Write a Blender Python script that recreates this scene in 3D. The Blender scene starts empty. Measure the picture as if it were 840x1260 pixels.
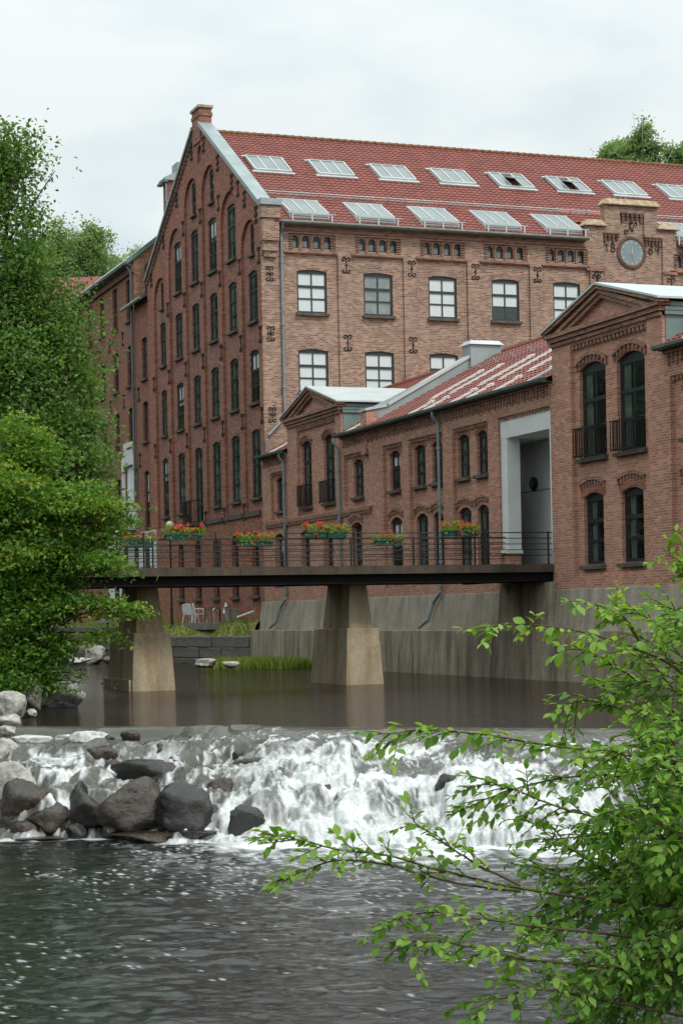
import bpy, bmesh, math, random
import numpy as np
from mathutils import Vector, Matrix
from mathutils.geometry import delaunay_2d_cdt

SC = bpy.context.scene
COL = SC.collection
random.seed(7)
RNG = np.random.default_rng(11)
PI = math.pi

# ------------------------------------------------------------------ camera
# world axes follow the mill: +Y runs along its gable front, +X along its south front
F_PX, YAW, YH, ROLL = 2325.0, 0.359, 757.0, 0.0195
CAM = Vector((-26.768, -80.743, 2.0))
RIGHT = Vector((math.cos(YAW), -math.sin(YAW), 0))
FWD = Vector((math.sin(YAW), math.cos(YAW), 0))
cd = bpy.data.cameras.new('camera')
cd.sensor_fit = 'VERTICAL'
cd.sensor_height = 36.0
cd.lens = 36.0 * F_PX / 1260.0
cd.shift_y = (YH - 630.0) / 1260.0
cd.clip_start = 0.5
cd.clip_end = 5000
cam = bpy.data.objects.new('camera', cd)
COL.objects.link(cam)
cam.matrix_world = Matrix.Translation(CAM) @ Matrix.Rotation(-YAW, 4, 'Z') @ Matrix.Rotation(PI/2, 4, 'X') @ Matrix.Rotation(-ROLL, 4, 'Z')
SC.camera = cam

# ------------------------------------------------------------------ sky and sun (overcast)
SUN_EL, SUN_AZ = math.radians(52), math.radians(158)      # azimuth clockwise from +Y
w = bpy.data.worlds.new('World')
SC.world = w
w.use_nodes = True
nt = w.node_tree
nt.nodes.clear()
def wn(t, **k):
    n = nt.nodes.new(t)
    for a, b in k.items(): setattr(n, a, b)
    return n
wo = wn('ShaderNodeOutputWorld')
sky = wn('ShaderNodeTexSky', sky_type='NISHITA', sun_disc=False, sun_elevation=SUN_EL, sun_rotation=SUN_AZ)
sky.air_density = 1.5; sky.dust_density = 3.0
b1 = wn('ShaderNodeBackground'); b1.inputs[1].default_value = 0.10
nt.links.new(sky.outputs[0], b1.inputs[0])
tc = wn('ShaderNodeTexCoord')
sep = wn('ShaderNodeSeparateXYZ'); nt.links.new(tc.outputs['Generated'], sep.inputs[0])
mp = wn('ShaderNodeMapping'); mp.inputs['Scale'].default_value = (5.0, 5.0, 11.0)
mp.inputs['Location'].default_value = (3.1, 1.7, 0.4)
nt.links.new(tc.outputs['Generated'], mp.inputs[0])
no = wn('ShaderNodeTexNoise'); no.inputs['Scale'].default_value = 1.0; no.inputs['Detail'].default_value = 5.0
no.inputs['Roughness'].default_value = 0.5
nt.links.new(mp.outputs[0], no.inputs[0])
cr = wn('ShaderNodeValToRGB')
cr.color_ramp.elements[0].position = 0.33; cr.color_ramp.elements[0].color = (0.585, 0.70, 0.735, 1)
cr.color_ramp.elements[1].position = 0.56; cr.color_ramp.elements[1].color = (0.81, 0.855, 0.86, 1)
nt.links.new(no.outputs[0], cr.inputs[0])
# an overcast dome is brighter overhead than at the horizon
mr = wn('ShaderNodeMapRange'); mr.inputs[1].default_value = 0.25; mr.inputs[2].default_value = 1.0
mr.inputs[3].default_value = 1.0; mr.inputs[4].default_value = 1.75
nt.links.new(sep.outputs[2], mr.inputs[0])
b2 = wn('ShaderNodeBackground')
nt.links.new(cr.outputs[0], b2.inputs[0]); nt.links.new(mr.outputs[0], b2.inputs[1])
mx = wn('ShaderNodeMixShader'); mx.inputs[0].default_value = 0.92
nt.links.new(b1.outputs[0], mx.inputs[1]); nt.links.new(b2.outputs[0], mx.inputs[2])
nt.links.new(mx.outputs[0], wo.inputs[0])

sd = bpy.data.lights.new('sun', 'SUN')
sd.energy = 1.5; sd.angle = math.radians(14); sd.color = (1.0, 0.96, 0.9)
so = bpy.data.objects.new('sun', sd); COL.objects.link(so)
sun_dir = Vector((math.sin(SUN_AZ)*math.cos(SUN_EL), math.cos(SUN_AZ)*math.cos(SUN_EL), math.sin(SUN_EL)))
so.rotation_euler = sun_dir.to_track_quat('Z', 'Y').to_euler()
so.location = (0, -60, 60)
SC.view_settings.view_transform = 'Standard'
SC.view_settings.look = 'None'
SC.view_settings.exposure = 0.18
SC.view_settings.gamma = 1.0
SC.view_settings.use_curve_mapping = False
SC.render.engine = 'CYCLES'
SC.cycles.max_bounces = 6
SC.cycles.diffuse_bounces = 3
SC.cycles.glossy_bounces = 3
SC.cycles.transparent_max_bounces = 12
SC.cycles.caustics_reflective = False
SC.cycles.caustics_refractive = False

# ------------------------------------------------------------------ helpers: placing
def at(x, y, dep):
    """a point dep metres ahead of the viewpoint in the direction of reference position x, y"""
    c, s = math.cos(ROLL), math.sin(ROLL)
    X, Y = x - 420.0, y - YH
    u = (c*X - s*Y) / F_PX; v = -(c*Y + s*X) / F_PX
    return CAM + FWD*dep + RIGHT*(u*dep) + Vector((0, 0, v*dep))
def cw(lat, dep, z):
    """a point lat metres to the side and dep metres ahead of the viewpoint, at height z"""
    p = CAM + FWD*dep + RIGHT*lat
    return Vector((p.x, p.y, z))

# ------------------------------------------------------------------ helpers: objects
def tag(o, label=None, cat=None, group=None, kind=None):
    if label: o['label'] = label
    if cat: o['category'] = cat
    if group: o['group'] = group
    if kind: o['kind'] = kind
    return o
def thing(name, label, cat, loc=(0, 0, 0), rz=0.0, group=None):
    o = bpy.data.objects.new(name, None)
    o.empty_display_size = 0.3
    COL.objects.link(o)
    o.location = loc; o.rotation_euler = (0, 0, rz)
    return tag(o, label, cat, group)
def link(name, me, parent=None, loc=None, rz=0.0, keep=False):
    """keep: the mesh is in world coordinates although its parent is not at the origin"""
    o = bpy.data.objects.new(name, me)
    COL.objects.link(o)
    if loc is not None: o.location = loc
    o.rotation_euler = (0, 0, rz)
    if parent is not None:
        o.parent = parent
        if keep: o.matrix_parent_inverse = Matrix.Translation(-Vector(parent.location))
    return o
def mesh_of(name, verts, faces, mat, smooth=False):
    me = bpy.data.meshes.new(name)
    me.from_pydata([tuple(v) for v in verts], [], faces)
    if mat: me.materials.append(mat)
    if smooth: me.shade_smooth()
    me.update()
    return me
def np_mesh(name, V, Q, mat, smooth=False, attrs=None):
    """V (n,3) floats, Q (m,k) ints; attrs: name -> per-vertex floats"""
    me = bpy.data.meshes.new(name)
    V = np.asarray(V, dtype=np.float32); Q = np.asarray(Q, dtype=np.int32)
    n, m, k = len(V), len(Q), Q.shape[1]
    me.vertices.add(n); me.vertices.foreach_set('co', V.ravel())
    me.loops.add(m*k); me.loops.foreach_set('vertex_index', Q.ravel())
    me.polygons.add(m)
    me.polygons.foreach_set('loop_start', np.arange(0, m*k, k, dtype=np.int32))
    me.polygons.foreach_set('loop_total', np.full(m, k, dtype=np.int32))
    me.polygons.foreach_set('use_smooth', np.full(m, smooth, dtype=bool))
    for a, d in (attrs or {}).items():
        at_ = me.attributes.new(a, 'FLOAT', 'POINT')
        at_.data.foreach_set('value', np.asarray(d, dtype=np.float32))
    if mat: me.materials.append(mat)
    me.update(calc_edges=True)
    return me

class MB:
    def __init__(s): s.v = []; s.f = []
    def add(s, vs, fs):
        b = len(s.v); s.v += [tuple(p) for p in vs]; s.f += [tuple(b+i for i in f) for f in fs]
        return s
    def box(s, x0, x1, y0, y1, z0, z1):
        if x0 > x1: x0, x1 = x1, x0
        if y0 > y1: y0, y1 = y1, y0
        if z0 > z1: z0, z1 = z1, z0
        return s.add([(x0,y0,z0),(x1,y0,z0),(x1,y1,z0),(x0,y1,z0),(x0,y0,z1),(x1,y0,z1),(x1,y1,z1),(x0,y1,z1)],
              [(3,2,1,0),(4,5,6,7),(0,1,5,4),(1,2,6,5),(2,3,7,6),(3,0,4,7)])
    def hexa(s, lo, hi):
        """lo, hi: four corners each, counter-clockwise seen from above"""
        return s.add(list(lo)+list(hi), [(3,2,1,0),(4,5,6,7),(0,1,5,4),(1,2,6,5),(2,3,7,6),(3,0,4,7)])
    def quad(s, *p): return s.add(p, [tuple(range(len(p)))])
    def prism(s, ring0, ring1):
        n = len(ring0)
        return s.add(list(ring0)+list(ring1), [tuple(range(n-1, -1, -1)), tuple(range(n, 2*n))] +
              [(i, (i+1) % n, n+(i+1) % n, n+i) for i in range(n)])
    def tube(s, pts, r, n=6, r1=None, cap=True):
        pts = [Vector(p) for p in pts]
        rings = []
        for i, p in enumerate(pts):
            d = (pts[min(i+1, len(pts)-1)] - pts[max(i-1, 0)])
            if d.length < 1e-9: d = Vector((0, 0, 1))
            d.normalize()
            a = d.cross(Vector((0.03, 0.05, 1)) if abs(d.z) < 0.9 else Vector((1, 0.02, 0.05))).normalized()
            b = d.cross(a)
            rr = r if r1 is None else r + (r1-r)*i/max(1, len(pts)-1)
            rings.append([p + a*(rr*math.cos(2*PI*k/n)) + b*(rr*math.sin(2*PI*k/n)) for k in range(n)])
        b0 = len(s.v)
        for rg in rings: s.v += [tuple(q) for q in rg]
        for i in range(len(rings)-1):
            for k in range(n):
                a0 = b0+i*n+k; a1 = b0+i*n+(k+1) % n
                s.f.append((a0, a1, a1+n, a0+n))
        if cap:
            s.f.append(tuple(b0+k for k in range(n-1, -1, -1)))
            s.f.append(tuple(b0+(len(rings)-1)*n+k for k in range(n)))
        return s
    def lathe(s, prof, n=16, c=(0, 0, 0)):
        b0 = len(s.v)
        for r, z in prof:
            for k in range(n): s.v.append((c[0]+r*math.cos(2*PI*k/n), c[1]+r*math.sin(2*PI*k/n), c[2]+z))
        for i in range(len(prof)-1):
            for k in range(n):
                a0 = b0+i*n+k; a1 = b0+i*n+(k+1) % n
                s.f.append((a0, a1, a1+n, a0+n))
        return s
    def mesh(s, name, mat, smooth=False): return mesh_of(name, s.v, s.f, mat, smooth)
    def build(s, name, mat, parent=None, smooth=False, keep=True):
        return link(name, s.mesh(name, mat, smooth), parent, keep=keep and parent is not None)

# ------------------------------------------------------------------ helpers: noise
def _hash(ix, iy, iz, seed):
    h = (ix*374761393 + iy*668265263 + iz*1274126177 + seed*144269) & 0xFFFFFFFF
    h = ((h ^ (h >> 13)) * 1103515245) & 0xFFFFFFFF
    h = ((h ^ (h >> 16)) * 2246822519) & 0xFFFFFFFF
    return ((h >> 8) & 0xFFFF) / 65535.0
def vnoise(x, y, z=None, seed=0):
    x = np.asarray(x, float); y = np.asarray(y, float)
    z = np.zeros_like(x) if z is None else np.asarray(z, float)
    ix, iy, iz = (np.floor(q).astype(np.int64) for q in (x, y, z))
    fx, fy, fz = x-ix, y-iy, z-iz
    fx, fy, fz = (q*q*q*(q*(q*6-15)+10) for q in (fx, fy, fz))
    r = 0
    for a in (0, 1):
        for b in (0, 1):
            for c in (0, 1):
                wgt = (fx if a else 1-fx)*(fy if b else 1-fy)*(fz if c else 1-fz)
                r = r + wgt*_hash(ix+a, iy+b, iz+c, seed)
    return r*2-1
def fbm(x, y, z=None, oct=4, seed=0, gain=0.5):
    r = 0; a = 1.0; f = 1.0
    for o in range(oct):
        r = r + a*vnoise(np.asarray(x)*f, np.asarray(y)*f, None if z is None else np.asarray(z)*f, seed+o*17)
        a *= gain; f *= 2.03
    return r
def sstep(a, b, x):
    t = np.clip((np.asarray(x, float)-a)/(b-a), 0, 1)
    return t*t*(3-2*t)

def worley(x, y, seed=0):
    """distance to the nearest and second nearest of scattered points, and a random value of the nearest"""
    ix, iy = np.floor(x).astype(np.int64), np.floor(y).astype(np.int64)
    f1 = np.full(x.shape, 9.0); f2 = np.full(x.shape, 9.0); idv = np.zeros(x.shape)
    for a in (-1, 0, 1):
        for b in (-1, 0, 1):
            px_ = ix+a+_hash(ix+a, iy+b, ix*0, seed); py_ = iy+b+_hash(ix+a, iy+b, ix*0, seed+5)
            d_ = np.hypot(px_-x, py_-y); v_ = _hash(ix+a, iy+b, ix*0, seed+9)
            n1 = d_ < f1
            f2 = np.where(n1, f1, np.minimum(f2, d_)); idv = np.where(n1, v_, idv); f1 = np.where(n1, d_, f1)
    return f1, f2, idv
# ------------------------------------------------------------------ materials
def new_mat(name):
    m = bpy.data.materials.new(name); m.use_nodes = True
    t = m.node_tree; p = t.nodes['Principled BSDF']
    return m, t, p
def N(t, kind, **k):
    n = t.nodes.new(kind)
    for a, b in k.items(): setattr(n, a, b)
    return n
def ramp(t, src, stops):
    r = N(t, 'ShaderNodeValToRGB')
    e = r.color_ramp.elements
    while len(e) < len(stops): e.new(0.5)
    for i, (p, c) in enumerate(stops):
        e[i].position = p; e[i].color = (*c, 1) if len(c) == 3 else c
    t.links.new(src, r.inputs[0])
    return r.outputs[0]
def noise(t, vec, scale, detail=4, rough=0.55, stretch=None, loc=None):
    if stretch or loc:
        mpn = N(t, 'ShaderNodeMapping')
        if stretch: mpn.inputs['Scale'].default_value = stretch
        if loc: mpn.inputs['Location'].default_value = loc
        t.links.new(vec, mpn.inputs[0]); vec = mpn.outputs[0]
    n = N(t, 'ShaderNodeTexNoise'); n.inputs['Scale'].default_value = scale
    n.inputs['Detail'].default_value = detail; n.inputs['Roughness'].default_value = rough
    t.links.new(vec, n.inputs['Vector'])
    return n.outputs['Fac']
def mixc(t, fac, a, b, mode='MIX'):
    n = N(t, 'ShaderNodeMix', data_type='RGBA', blend_type=mode)
    for sock, v in ((n.inputs[0], fac), (n.inputs[6], a), (n.inputs[7], b)):
        if isinstance(v, (int, float)): sock.default_value = v
        elif isinstance(v, tuple): sock.default_value = (*v, 1)
        else: t.links.new(v, sock)
    return n.outputs[2]
def bump(t, p, h, strength=0.4, dist=0.02):
    b = N(t, 'ShaderNodeBump'); b.inputs['Strength'].default_value = strength; b.inputs['Distance'].default_value = dist
    t.links.new(h, b.inputs['Height']); t.links.new(b.outputs[0], p.inputs['Normal'])
    return b
def pos(t): return N(t, 'ShaderNodeNewGeometry').outputs['Position']
def plain(name, col, rough=0.6, var=0.15, scale=3.0, metal=0.0, bumps=0.0, stretch=None, dark=None):
    m, t, p = new_mat(name)
    P = pos(t)
    f = noise(t, P, scale, stretch=stretch)
    d = dark or tuple(c*(1-var*2) for c in col)
    c = ramp(t, f, [(0.3, d), (0.7, tuple(min(1, c*(1+var*0.5)) for c in col))])
    t.links.new(c, p.inputs['Base Color'])
    p.inputs['Roughness'].default_value = rough; p.inputs['Metallic'].default_value = metal
    if bumps: bump(t, p, noise(t, P, scale*8), bumps, 0.01)
    return m
def brick(name, lo, hi, mortar, stain=(0.6, 0.55, 0.5), stain_amt=0.25, dirt=0.35, wht=0.0, bw=0.245, rh=0.0775):
    m, t, p = new_mat(name)
    P = pos(t)
    s = N(t, 'ShaderNodeSeparateXYZ'); t.links.new(P, s.inputs[0])
    a = N(t, 'ShaderNodeMath', operation='ADD'); t.links.new(s.outputs[0], a.inputs[0]); t.links.new(s.outputs[1], a.inputs[1])
    cmb = N(t, 'ShaderNodeCombineXYZ'); t.links.new(a.outputs[0], cmb.inputs[0]); t.links.new(s.outputs[2], cmb.inputs[1])
    bt = N(t, 'ShaderNodeTexBrick'); bt.offset = 0.5; bt.squash = 1.0
    t.links.new(cmb.outputs[0], bt.inputs['Vector'])
    bt.inputs['Scale'].default_value = 1.0
    bt.inputs['Mortar Size'].default_value = 0.010; bt.inputs['Mortar Smooth'].default_value = 0.3
    bt.inputs['Brick Width'].default_value = bw; bt.inputs['Row Height'].default_value = rh
    bt.inputs['Color1'].default_value = (0, 0, 0, 1); bt.inputs['Color2'].default_value = (1, 1, 1, 1)
    bt.inputs['Mortar'].default_value = (0.5, 0.5, 0.5, 1)
    n1 = noise(t, P, 0.35, 5)
    n2 = noise(t, P, 9.0, 3)
    # each brick has its own tone, shifted by broad patches of firing and repair
    mid = tuple((x+y)/2 for x, y in zip(lo, hi))
    bc = ramp(t, bt.outputs['Color'], [(0.0, lo), (0.45, mid), (0.8, hi), (1.0, tuple(min(1, c*1.25) for c in hi))])
    bc = mixc(t, ramp(t, n2, [(0.35, (0,0,0)), (0.65, (0.55,0.55,0.55))]), bc, mid)
    bc = mixc(t, ramp(t, n1, [(0.42, (0,0,0)), (0.72, (stain_amt,)*3)]), bc, stain)
    n3 = noise(t, P, 0.8, 6, 0.65, stretch=(1, 1, 0.25), loc=(5, 9, 2))
    bc = mixc(t, ramp(t, n3, [(0.45, (0,0,0)), (0.75, (dirt,)*3)]), bc, tuple(c*0.35 for c in lo))
    if wht:
        n4 = noise(t, P, 2.3, 6, 0.7)
        bc = mixc(t, ramp(t, n4, [(0.60, (0,0,0)), (0.72, (wht,)*3)]), bc, (0.55, 0.5, 0.45))
    bc = mixc(t, bt.outputs['Fac'], bc, mortar)
    t.links.new(bc, p.inputs['Base Color'])
    p.inputs['Roughness'].default_value = 0.85
    inv = N(t, 'ShaderNodeMath', operation='SUBTRACT'); inv.inputs[0].default_value = 1.0
    t.links.new(bt.outputs['Fac'], inv.inputs[1])
    ad = N(t, 'ShaderNodeMath', operation='MULTIPLY_ADD'); t.links.new(n2, ad.inputs[0]); ad.inputs[1].default_value = 0.5
    t.links.new(inv.outputs[0], ad.inputs[2])
    bump(t, p, ad.outputs[0], 0.6, 0.012)
    return m
def concrete(name, col, dark, rust=None, streak=1.0, rust_amt=0.8, board=False):
    m, t, p = new_mat(name)
    P = pos(t)
    n1 = noise(t, P, 1.1, 6, 0.6)
    st = noise(t, P, 1.0, 5, 0.6, stretch=(1.9, 1.9, 0.30))
    fine = noise(t, P, 14.0, 4)
    c = ramp(t, n1, [(0.3, tuple(x*0.7 for x in col)), (0.7, col)])
    c = mixc(t, ramp(t, st, [(0.42, (0,0,0)), (0.68, (streak*0.85,)*3)]), c, dark)
    if rust:
        rs = noise(t, P, 1.0, 4, 0.55, stretch=(1.7, 1.7, 0.16), loc=(3.3, 7.1, 1.0))
        c = mixc(t, ramp(t, rs, [(0.52, (0,0,0)), (0.72, (rust_amt,)*3)]), c, rust)
    c = mixc(t, ramp(t, fine, [(0.3, (0.35,)*3), (0.7, (0,0,0))]), c, tuple(x*0.5 for x in dark))
    t.links.new(c, p.inputs['Base Color']); p.inputs['Roughness'].default_value = 0.9
    h = fine
    if board:
        wv = N(t, 'ShaderNodeTexWave', wave_type='BANDS', bands_direction='Z'); wv.inputs['Scale'].default_value = 1.3
        wv.inputs['Distortion'].default_value = 0.6
        t.links.new(P, wv.inputs['Vector'])
        ad = N(t, 'ShaderNodeMath', operation='ADD'); t.links.new(fine, ad.inputs[0]); t.links.new(wv.outputs['Fac'], ad.inputs[1]); h = ad.outputs[0]
    bump(t, p, h, 0.5, 0.015)
    return m
def leaf_mat(name, dark, mid, light, trans=0.35, rough=0.5):
    m, t, p = new_mat(name)
    a = N(t, 'ShaderNodeAttribute', attribute_name='tint')
    c = ramp(t, a.outputs['Fac'], [(0.0, dark), (0.5, mid), (1.0, light)])
    t.links.new(c, p.inputs['Base Color']); p.inputs['Roughness'].default_value = rough
    p.inputs['Specular IOR Level'].default_value = 0.35
    tr = N(t, 'ShaderNodeBsdfTranslucent')
    t.links.new(mixc(t, 1.0, c, (1.0, 1.0, 0.45), 'MULTIPLY'), tr.inputs[0])
    ms = N(t, 'ShaderNodeMixShader'); ms.inputs[0].default_value = trans
    o = t.nodes['Material Output']
    t.links.new(p.outputs[0], ms.inputs[1]); t.links.new(tr.outputs[0], ms.inputs[2]); t.links.new(ms.outputs[0], o.inputs[0])
    return m
def glass(name, tint=(0.75, 0.82, 0.8), r0=0.06, rough=0.02):
    m, t, p = new_mat(name)
    t.nodes.remove(p)
    lw = N(t, 'ShaderNodeLayerWeight'); lw.inputs[0].default_value = 0.5
    pw = N(t, 'ShaderNodeMath', operation='POWER'); t.links.new(lw.outputs['Facing'], pw.inputs[0]); pw.inputs[1].default_value = 5.5
    mr = N(t, 'ShaderNodeMapRange'); mr.inputs[3].default_value = r0; mr.inputs[4].default_value = 1.0
    t.links.new(pw.outputs[0], mr.inputs[0])
    tr = N(t, 'ShaderNodeBsdfTransparent'); tr.inputs[0].default_value = (*tint, 1)
    gl = N(t, 'ShaderNodeBsdfGlossy'); gl.inputs['Roughness'].default_value = rough; gl.inputs[0].default_value = (0.95, 0.97, 0.97, 1)
    P = pos(t); nz = noise(t, P, 1.6, 2)
    b = N(t, 'ShaderNodeBump'); b.inputs['Strength'].default_value = 0.05; b.inputs['Distance'].default_value = 0.05
    t.links.new(nz, b.inputs['Height']); t.links.new(b.outputs[0], gl.inputs['Normal'])
    ms = N(t, 'ShaderNodeMixShader')
    t.links.new(mr.outputs[0], ms.inputs[0]); t.links.new(tr.outputs[0], ms.inputs[1]); t.links.new(gl.outputs[0], ms.inputs[2])
    t.links.new(ms.outputs[0], t.nodes['Material Output'].inputs[0])
    return m
def water_mat(name, col, rough=0.05, scale=(1, 1, 1), bstr=0.3, bdist=0.05, foam=True, fine=True):
    m, t, p = new_mat(name)
    P = pos(t)
    p.inputs['Base Color'].default_value = (*col, 1); p.inputs['Roughness'].default_value = rough
    p.inputs['IOR'].default_value = 1.33
    mpn = N(t, 'ShaderNodeMapping'); mpn.inputs['Rotation'].default_value = (0, 0, YAW); mpn.inputs['Scale'].default_value = scale
    t.links.new(P, mpn.inputs[0])
    n1 = noise(t, mpn.outputs[0], 1.0, 5, 0.6)
    bump(t, p, n1, bstr, bdist)
    if foam:
        a = N(t, 'ShaderNodeAttribute', attribute_name='foam')
        q = N(t, 'ShaderNodeBsdfPrincipled')
        fn = noise(t, P, 22.0, 4, 0.6)
        q.inputs['Roughness'].default_value = 0.7
        t.links.new(ramp(t, fn, [(0.25, (0.52, 0.57, 0.57)), (0.65, (0.80, 0.82, 0.815))]), q.inputs['Base Color'])
        b2 = N(t, 'ShaderNodeBump'); b2.inputs['Strength'].default_value = 0.35; b2.inputs['Distance'].default_value = 0.03
        t.links.new(fn, b2.inputs['Height']); t.links.new(b2.outputs[0], q.inputs['Normal'])
        ms = N(t, 'ShaderNodeMixShader')
        t.links.new(a.outputs['Fac'], ms.inputs[0]); t.links.new(p.outputs[0], ms.inputs[1]); t.links.new(q.outputs[0], ms.inputs[2])
        t.links.new(ms.outputs[0], t.nodes['Material Output'].inputs[0])
    return m
def rock_mat(name, lo, hi, rough=0.75, wet=False, moss=None, top=None):
    m, t, p = new_mat(name)
    oc = N(t, 'ShaderNodeTexCoord').outputs['Object']
    n1 = noise(t, oc, 2.2, 6, 0.65); n2 = noise(t, oc, 11.0, 5, 0.65)
    c = ramp(t, n1, [(0.3, lo), (0.7, hi)])
    c = mixc(t, ramp(t, n2, [(0.38, (0.7,)*3), (0.55, (0,0,0))]), c, tuple(x*0.55 for x in lo))
    if moss:
        n3 = noise(t, oc, 1.6, 5, 0.6, loc=(4, 2, 1))
        c = mixc(t, ramp(t, n3, [(0.52, (0,0,0)), (0.64, (0.75,)*3)]), c, moss)
    t.links.new(c, p.inputs['Base Color'])
    if wet:
        n4 = noise(t, oc, 5.0, 4)
        t.links.new(ramp(t, n4, [(0.35, (0.10,)*3), (0.65, (0.30,)*3)]), p.inputs['Roughness'])
        p.inputs['Specular IOR Level'].default_value = 0.75
    else: p.inputs['Roughness'].default_value = rough
    bump(t, p, noise(t, oc, 7.0, 8, 0.7), 0.9, 0.05)
    return m

M = {}
M['brick_south'] = brick('brick_tan', (0.135, 0.066, 0.048), (0.49, 0.292, 0.205), (0.50, 0.42, 0.34), stain=(0.42, 0.27, 0.195), dirt=0.3)
M['brick_gable'] = brick('brick_red', (0.14, 0.055, 0.042), (0.41, 0.168, 0.120), (0.33, 0.225, 0.17), stain=(0.36, 0.165, 0.115), dirt=0.4)
M['brick_pil'] = brick('brick_orange', (0.17, 0.060, 0.040), (0.46, 0.175, 0.110), (0.29, 0.18, 0.125), stain=(0.37, 0.145, 0.088), dirt=0.3)
M['brick_annex'] = brick('brick_pink', (0.31, 0.130, 0.088), (0.59, 0.272, 0.178), (0.52, 0.39, 0.30), stain=(0.50, 0.30, 0.20), dirt=0.3, wht=0.55)
M['brick_wing'] = brick('brick_wing', (0.17, 0.06, 0.042), (0.35, 0.135, 0.085), (0.27, 0.17, 0.12), stain=(0.34, 0.15, 0.10), dirt=0.35)
M['brick_trim'] = brick('brick_trim', (0.15, 0.065, 0.046), (0.46, 0.215, 0.14), (0.38, 0.29, 0.22), stain=(0.26, 0.18, 0.12), dirt=0.5, wht=0.3)
M['brick_dark'] = brick('brick_sooty', (0.10, 0.045, 0.032), (0.24, 0.11, 0.075), (0.17, 0.12, 0.09), dirt=0.6)
M['brick_end'] = brick('brick_rubble', (0.20, 0.075, 0.045), (0.55, 0.27, 0.14), (0.36, 0.25, 0.17), bw=0.33, rh=0.12, dirt=0.45)
M['tile'] = plain('roof_tile', (0.265, 0.074, 0.054), 0.6, 0.16, 1.6)
M['ridge'] = plain('ridge_tile_lichen', (0.26, 0.12, 0.05), 0.8, 0.35, 6.0)
M['metal'] = plain('zinc_sheet', (0.36, 0.43, 0.43), 0.45, 0.12, 1.2, metal=0.15)
M['metal_lt'] = plain('zinc_bright', (0.62, 0.68, 0.68), 0.4, 0.08, 1.0, metal=0.1)
M['metal_gn'] = plain('zinc_greenish', (0.20, 0.29, 0.27), 0.45, 0.15, 1.5, metal=0.1)
M['gutter'] = plain('gutter_green', (0.10, 0.155, 0.14), 0.4, 0.2, 2.0, metal=0.1)
M['gutter_lt'] = plain('gutter_pale', (0.30, 0.37, 0.33), 0.45, 0.15, 2.0, metal=0.1)
M['pipe'] = plain('pipe_zinc', (0.27, 0.33, 0.345), 0.4, 0.15, 2.0, metal=0.2)
M['pipe_dk'] = plain('pipe_grey', (0.15, 0.17, 0.18), 0.5, 0.15, 2.0, metal=0.1)
M['frame'] = plain('window_frame_paint', (0.022, 0.034, 0.040), 0.4, 0.2, 3.0)
M['frame_gn'] = plain('window_frame_grey', (0.032, 0.047, 0.052), 0.4, 0.15, 3.0)
M['sill'] = plain('sill_stone', (0.13, 0.115, 0.09), 0.8, 0.25, 4.0)
M['coping'] = plain('coping_stone', (0.52, 0.46, 0.34), 0.85, 0.25, 5.0, dark=(0.33, 0.20, 0.09))
M['iron'] = plain('wrought_iron', (0.016, 0.015, 0.015), 0.5, 0.2, 6.0)
M['glass'] = glass('window_glass', (0.97, 0.985, 0.98), 0.05)
M['glass_sky'] = glass('skylight_glass', (0.5, 0.55, 0.56), 0.30, 0.06)
M['room_shade'] = plain('room_shade_paint', (0.035, 0.040, 0.038), 0.9, 0.3, 0.8)  # shade inside the rooms put into a near-black colour
M['blind'] = plain('blind_white', (0.92, 0.94, 0.95), 0.8, 0.02, 2.0)  # white raised to stand in for sky mirrored in the south panes too
M['curtain'] = plain('curtain_grey', (0.10, 0.125, 0.115), 0.9, 0.2, 3.0)
M['curtain_gn'] = plain('curtain_green', (0.085, 0.125, 0.095), 0.9, 0.25, 2.0)
M['reflect_grey'] = plain('reflect_grey', (0.33, 0.36, 0.36), 0.9, 0.15, 3.0)  # grey sheet behind the panes, standing in for their grey reflection
M['plaster'] = plain('plaster_grey', (0.78, 0.81, 0.79), 0.8, 0.06, 1.0)
M['plaster_dk'] = plain('plaster_mid', (0.80, 0.84, 0.82), 0.85, 0.08, 1.0)
M['white'] = plain('white_paint', (0.72, 0.74, 0.73), 0.6, 0.06, 2.0)
M['concrete'] = concrete('wall_concrete', (0.56, 0.48, 0.36), (0.115, 0.09, 0.062), rust=(0.22, 0.12, 0.055), rust_amt=0.65, streak=1.0)
M['concrete_up'] = concrete('wall_concrete_upper', (0.54, 0.48, 0.385), (0.17, 0.14, 0.10), streak=0.75)
M['pier'] = concrete('pier_concrete', (0.66, 0.55, 0.375), (0.26, 0.19, 0.11), rust=(0.36, 0.14, 0.035), streak=0.75, rust_amt=0.9)
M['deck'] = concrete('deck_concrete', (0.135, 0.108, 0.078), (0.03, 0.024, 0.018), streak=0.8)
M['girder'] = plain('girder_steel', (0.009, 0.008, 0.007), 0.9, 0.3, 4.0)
M['rail'] = plain('rail_paint', (0.014, 0.015, 0.016), 0.6, 0.2, 5.0)
M['box'] = plain('planter_green', (0.022, 0.115, 0.095), 0.45, 0.12, 4.0)
M['cream'] = plain('skylight_cream', (0.74, 0.74, 0.68), 0.5, 0.08, 2.0)
M['plastic'] = plain('white_plastic', (0.90, 0.91, 0.90), 0.35, 0.03, 2.0)
M['wood'] = plain('weathered_wood', (0.20, 0.15, 0.10), 0.8, 0.25, 6.0)
M['stone'] = rock_mat('wall_stone', (0.15, 0.138, 0.115), (0.36, 0.33, 0.28))
M['grass_gnd'] = plain('turf', (0.32, 0.33, 0.09), 0.95, 0.3, 2.5, bumps=0.5, dark=(0.14, 0.16, 0.045))
M['dirt'] = plain('river_bed', (0.085, 0.065, 0.045), 0.95, 0.3, 1.0, bumps=0.5)
M['bank'] = plain('bank_soil', (0.045, 0.045, 0.028), 0.95, 0.3, 1.5, bumps=0.6)
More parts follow.
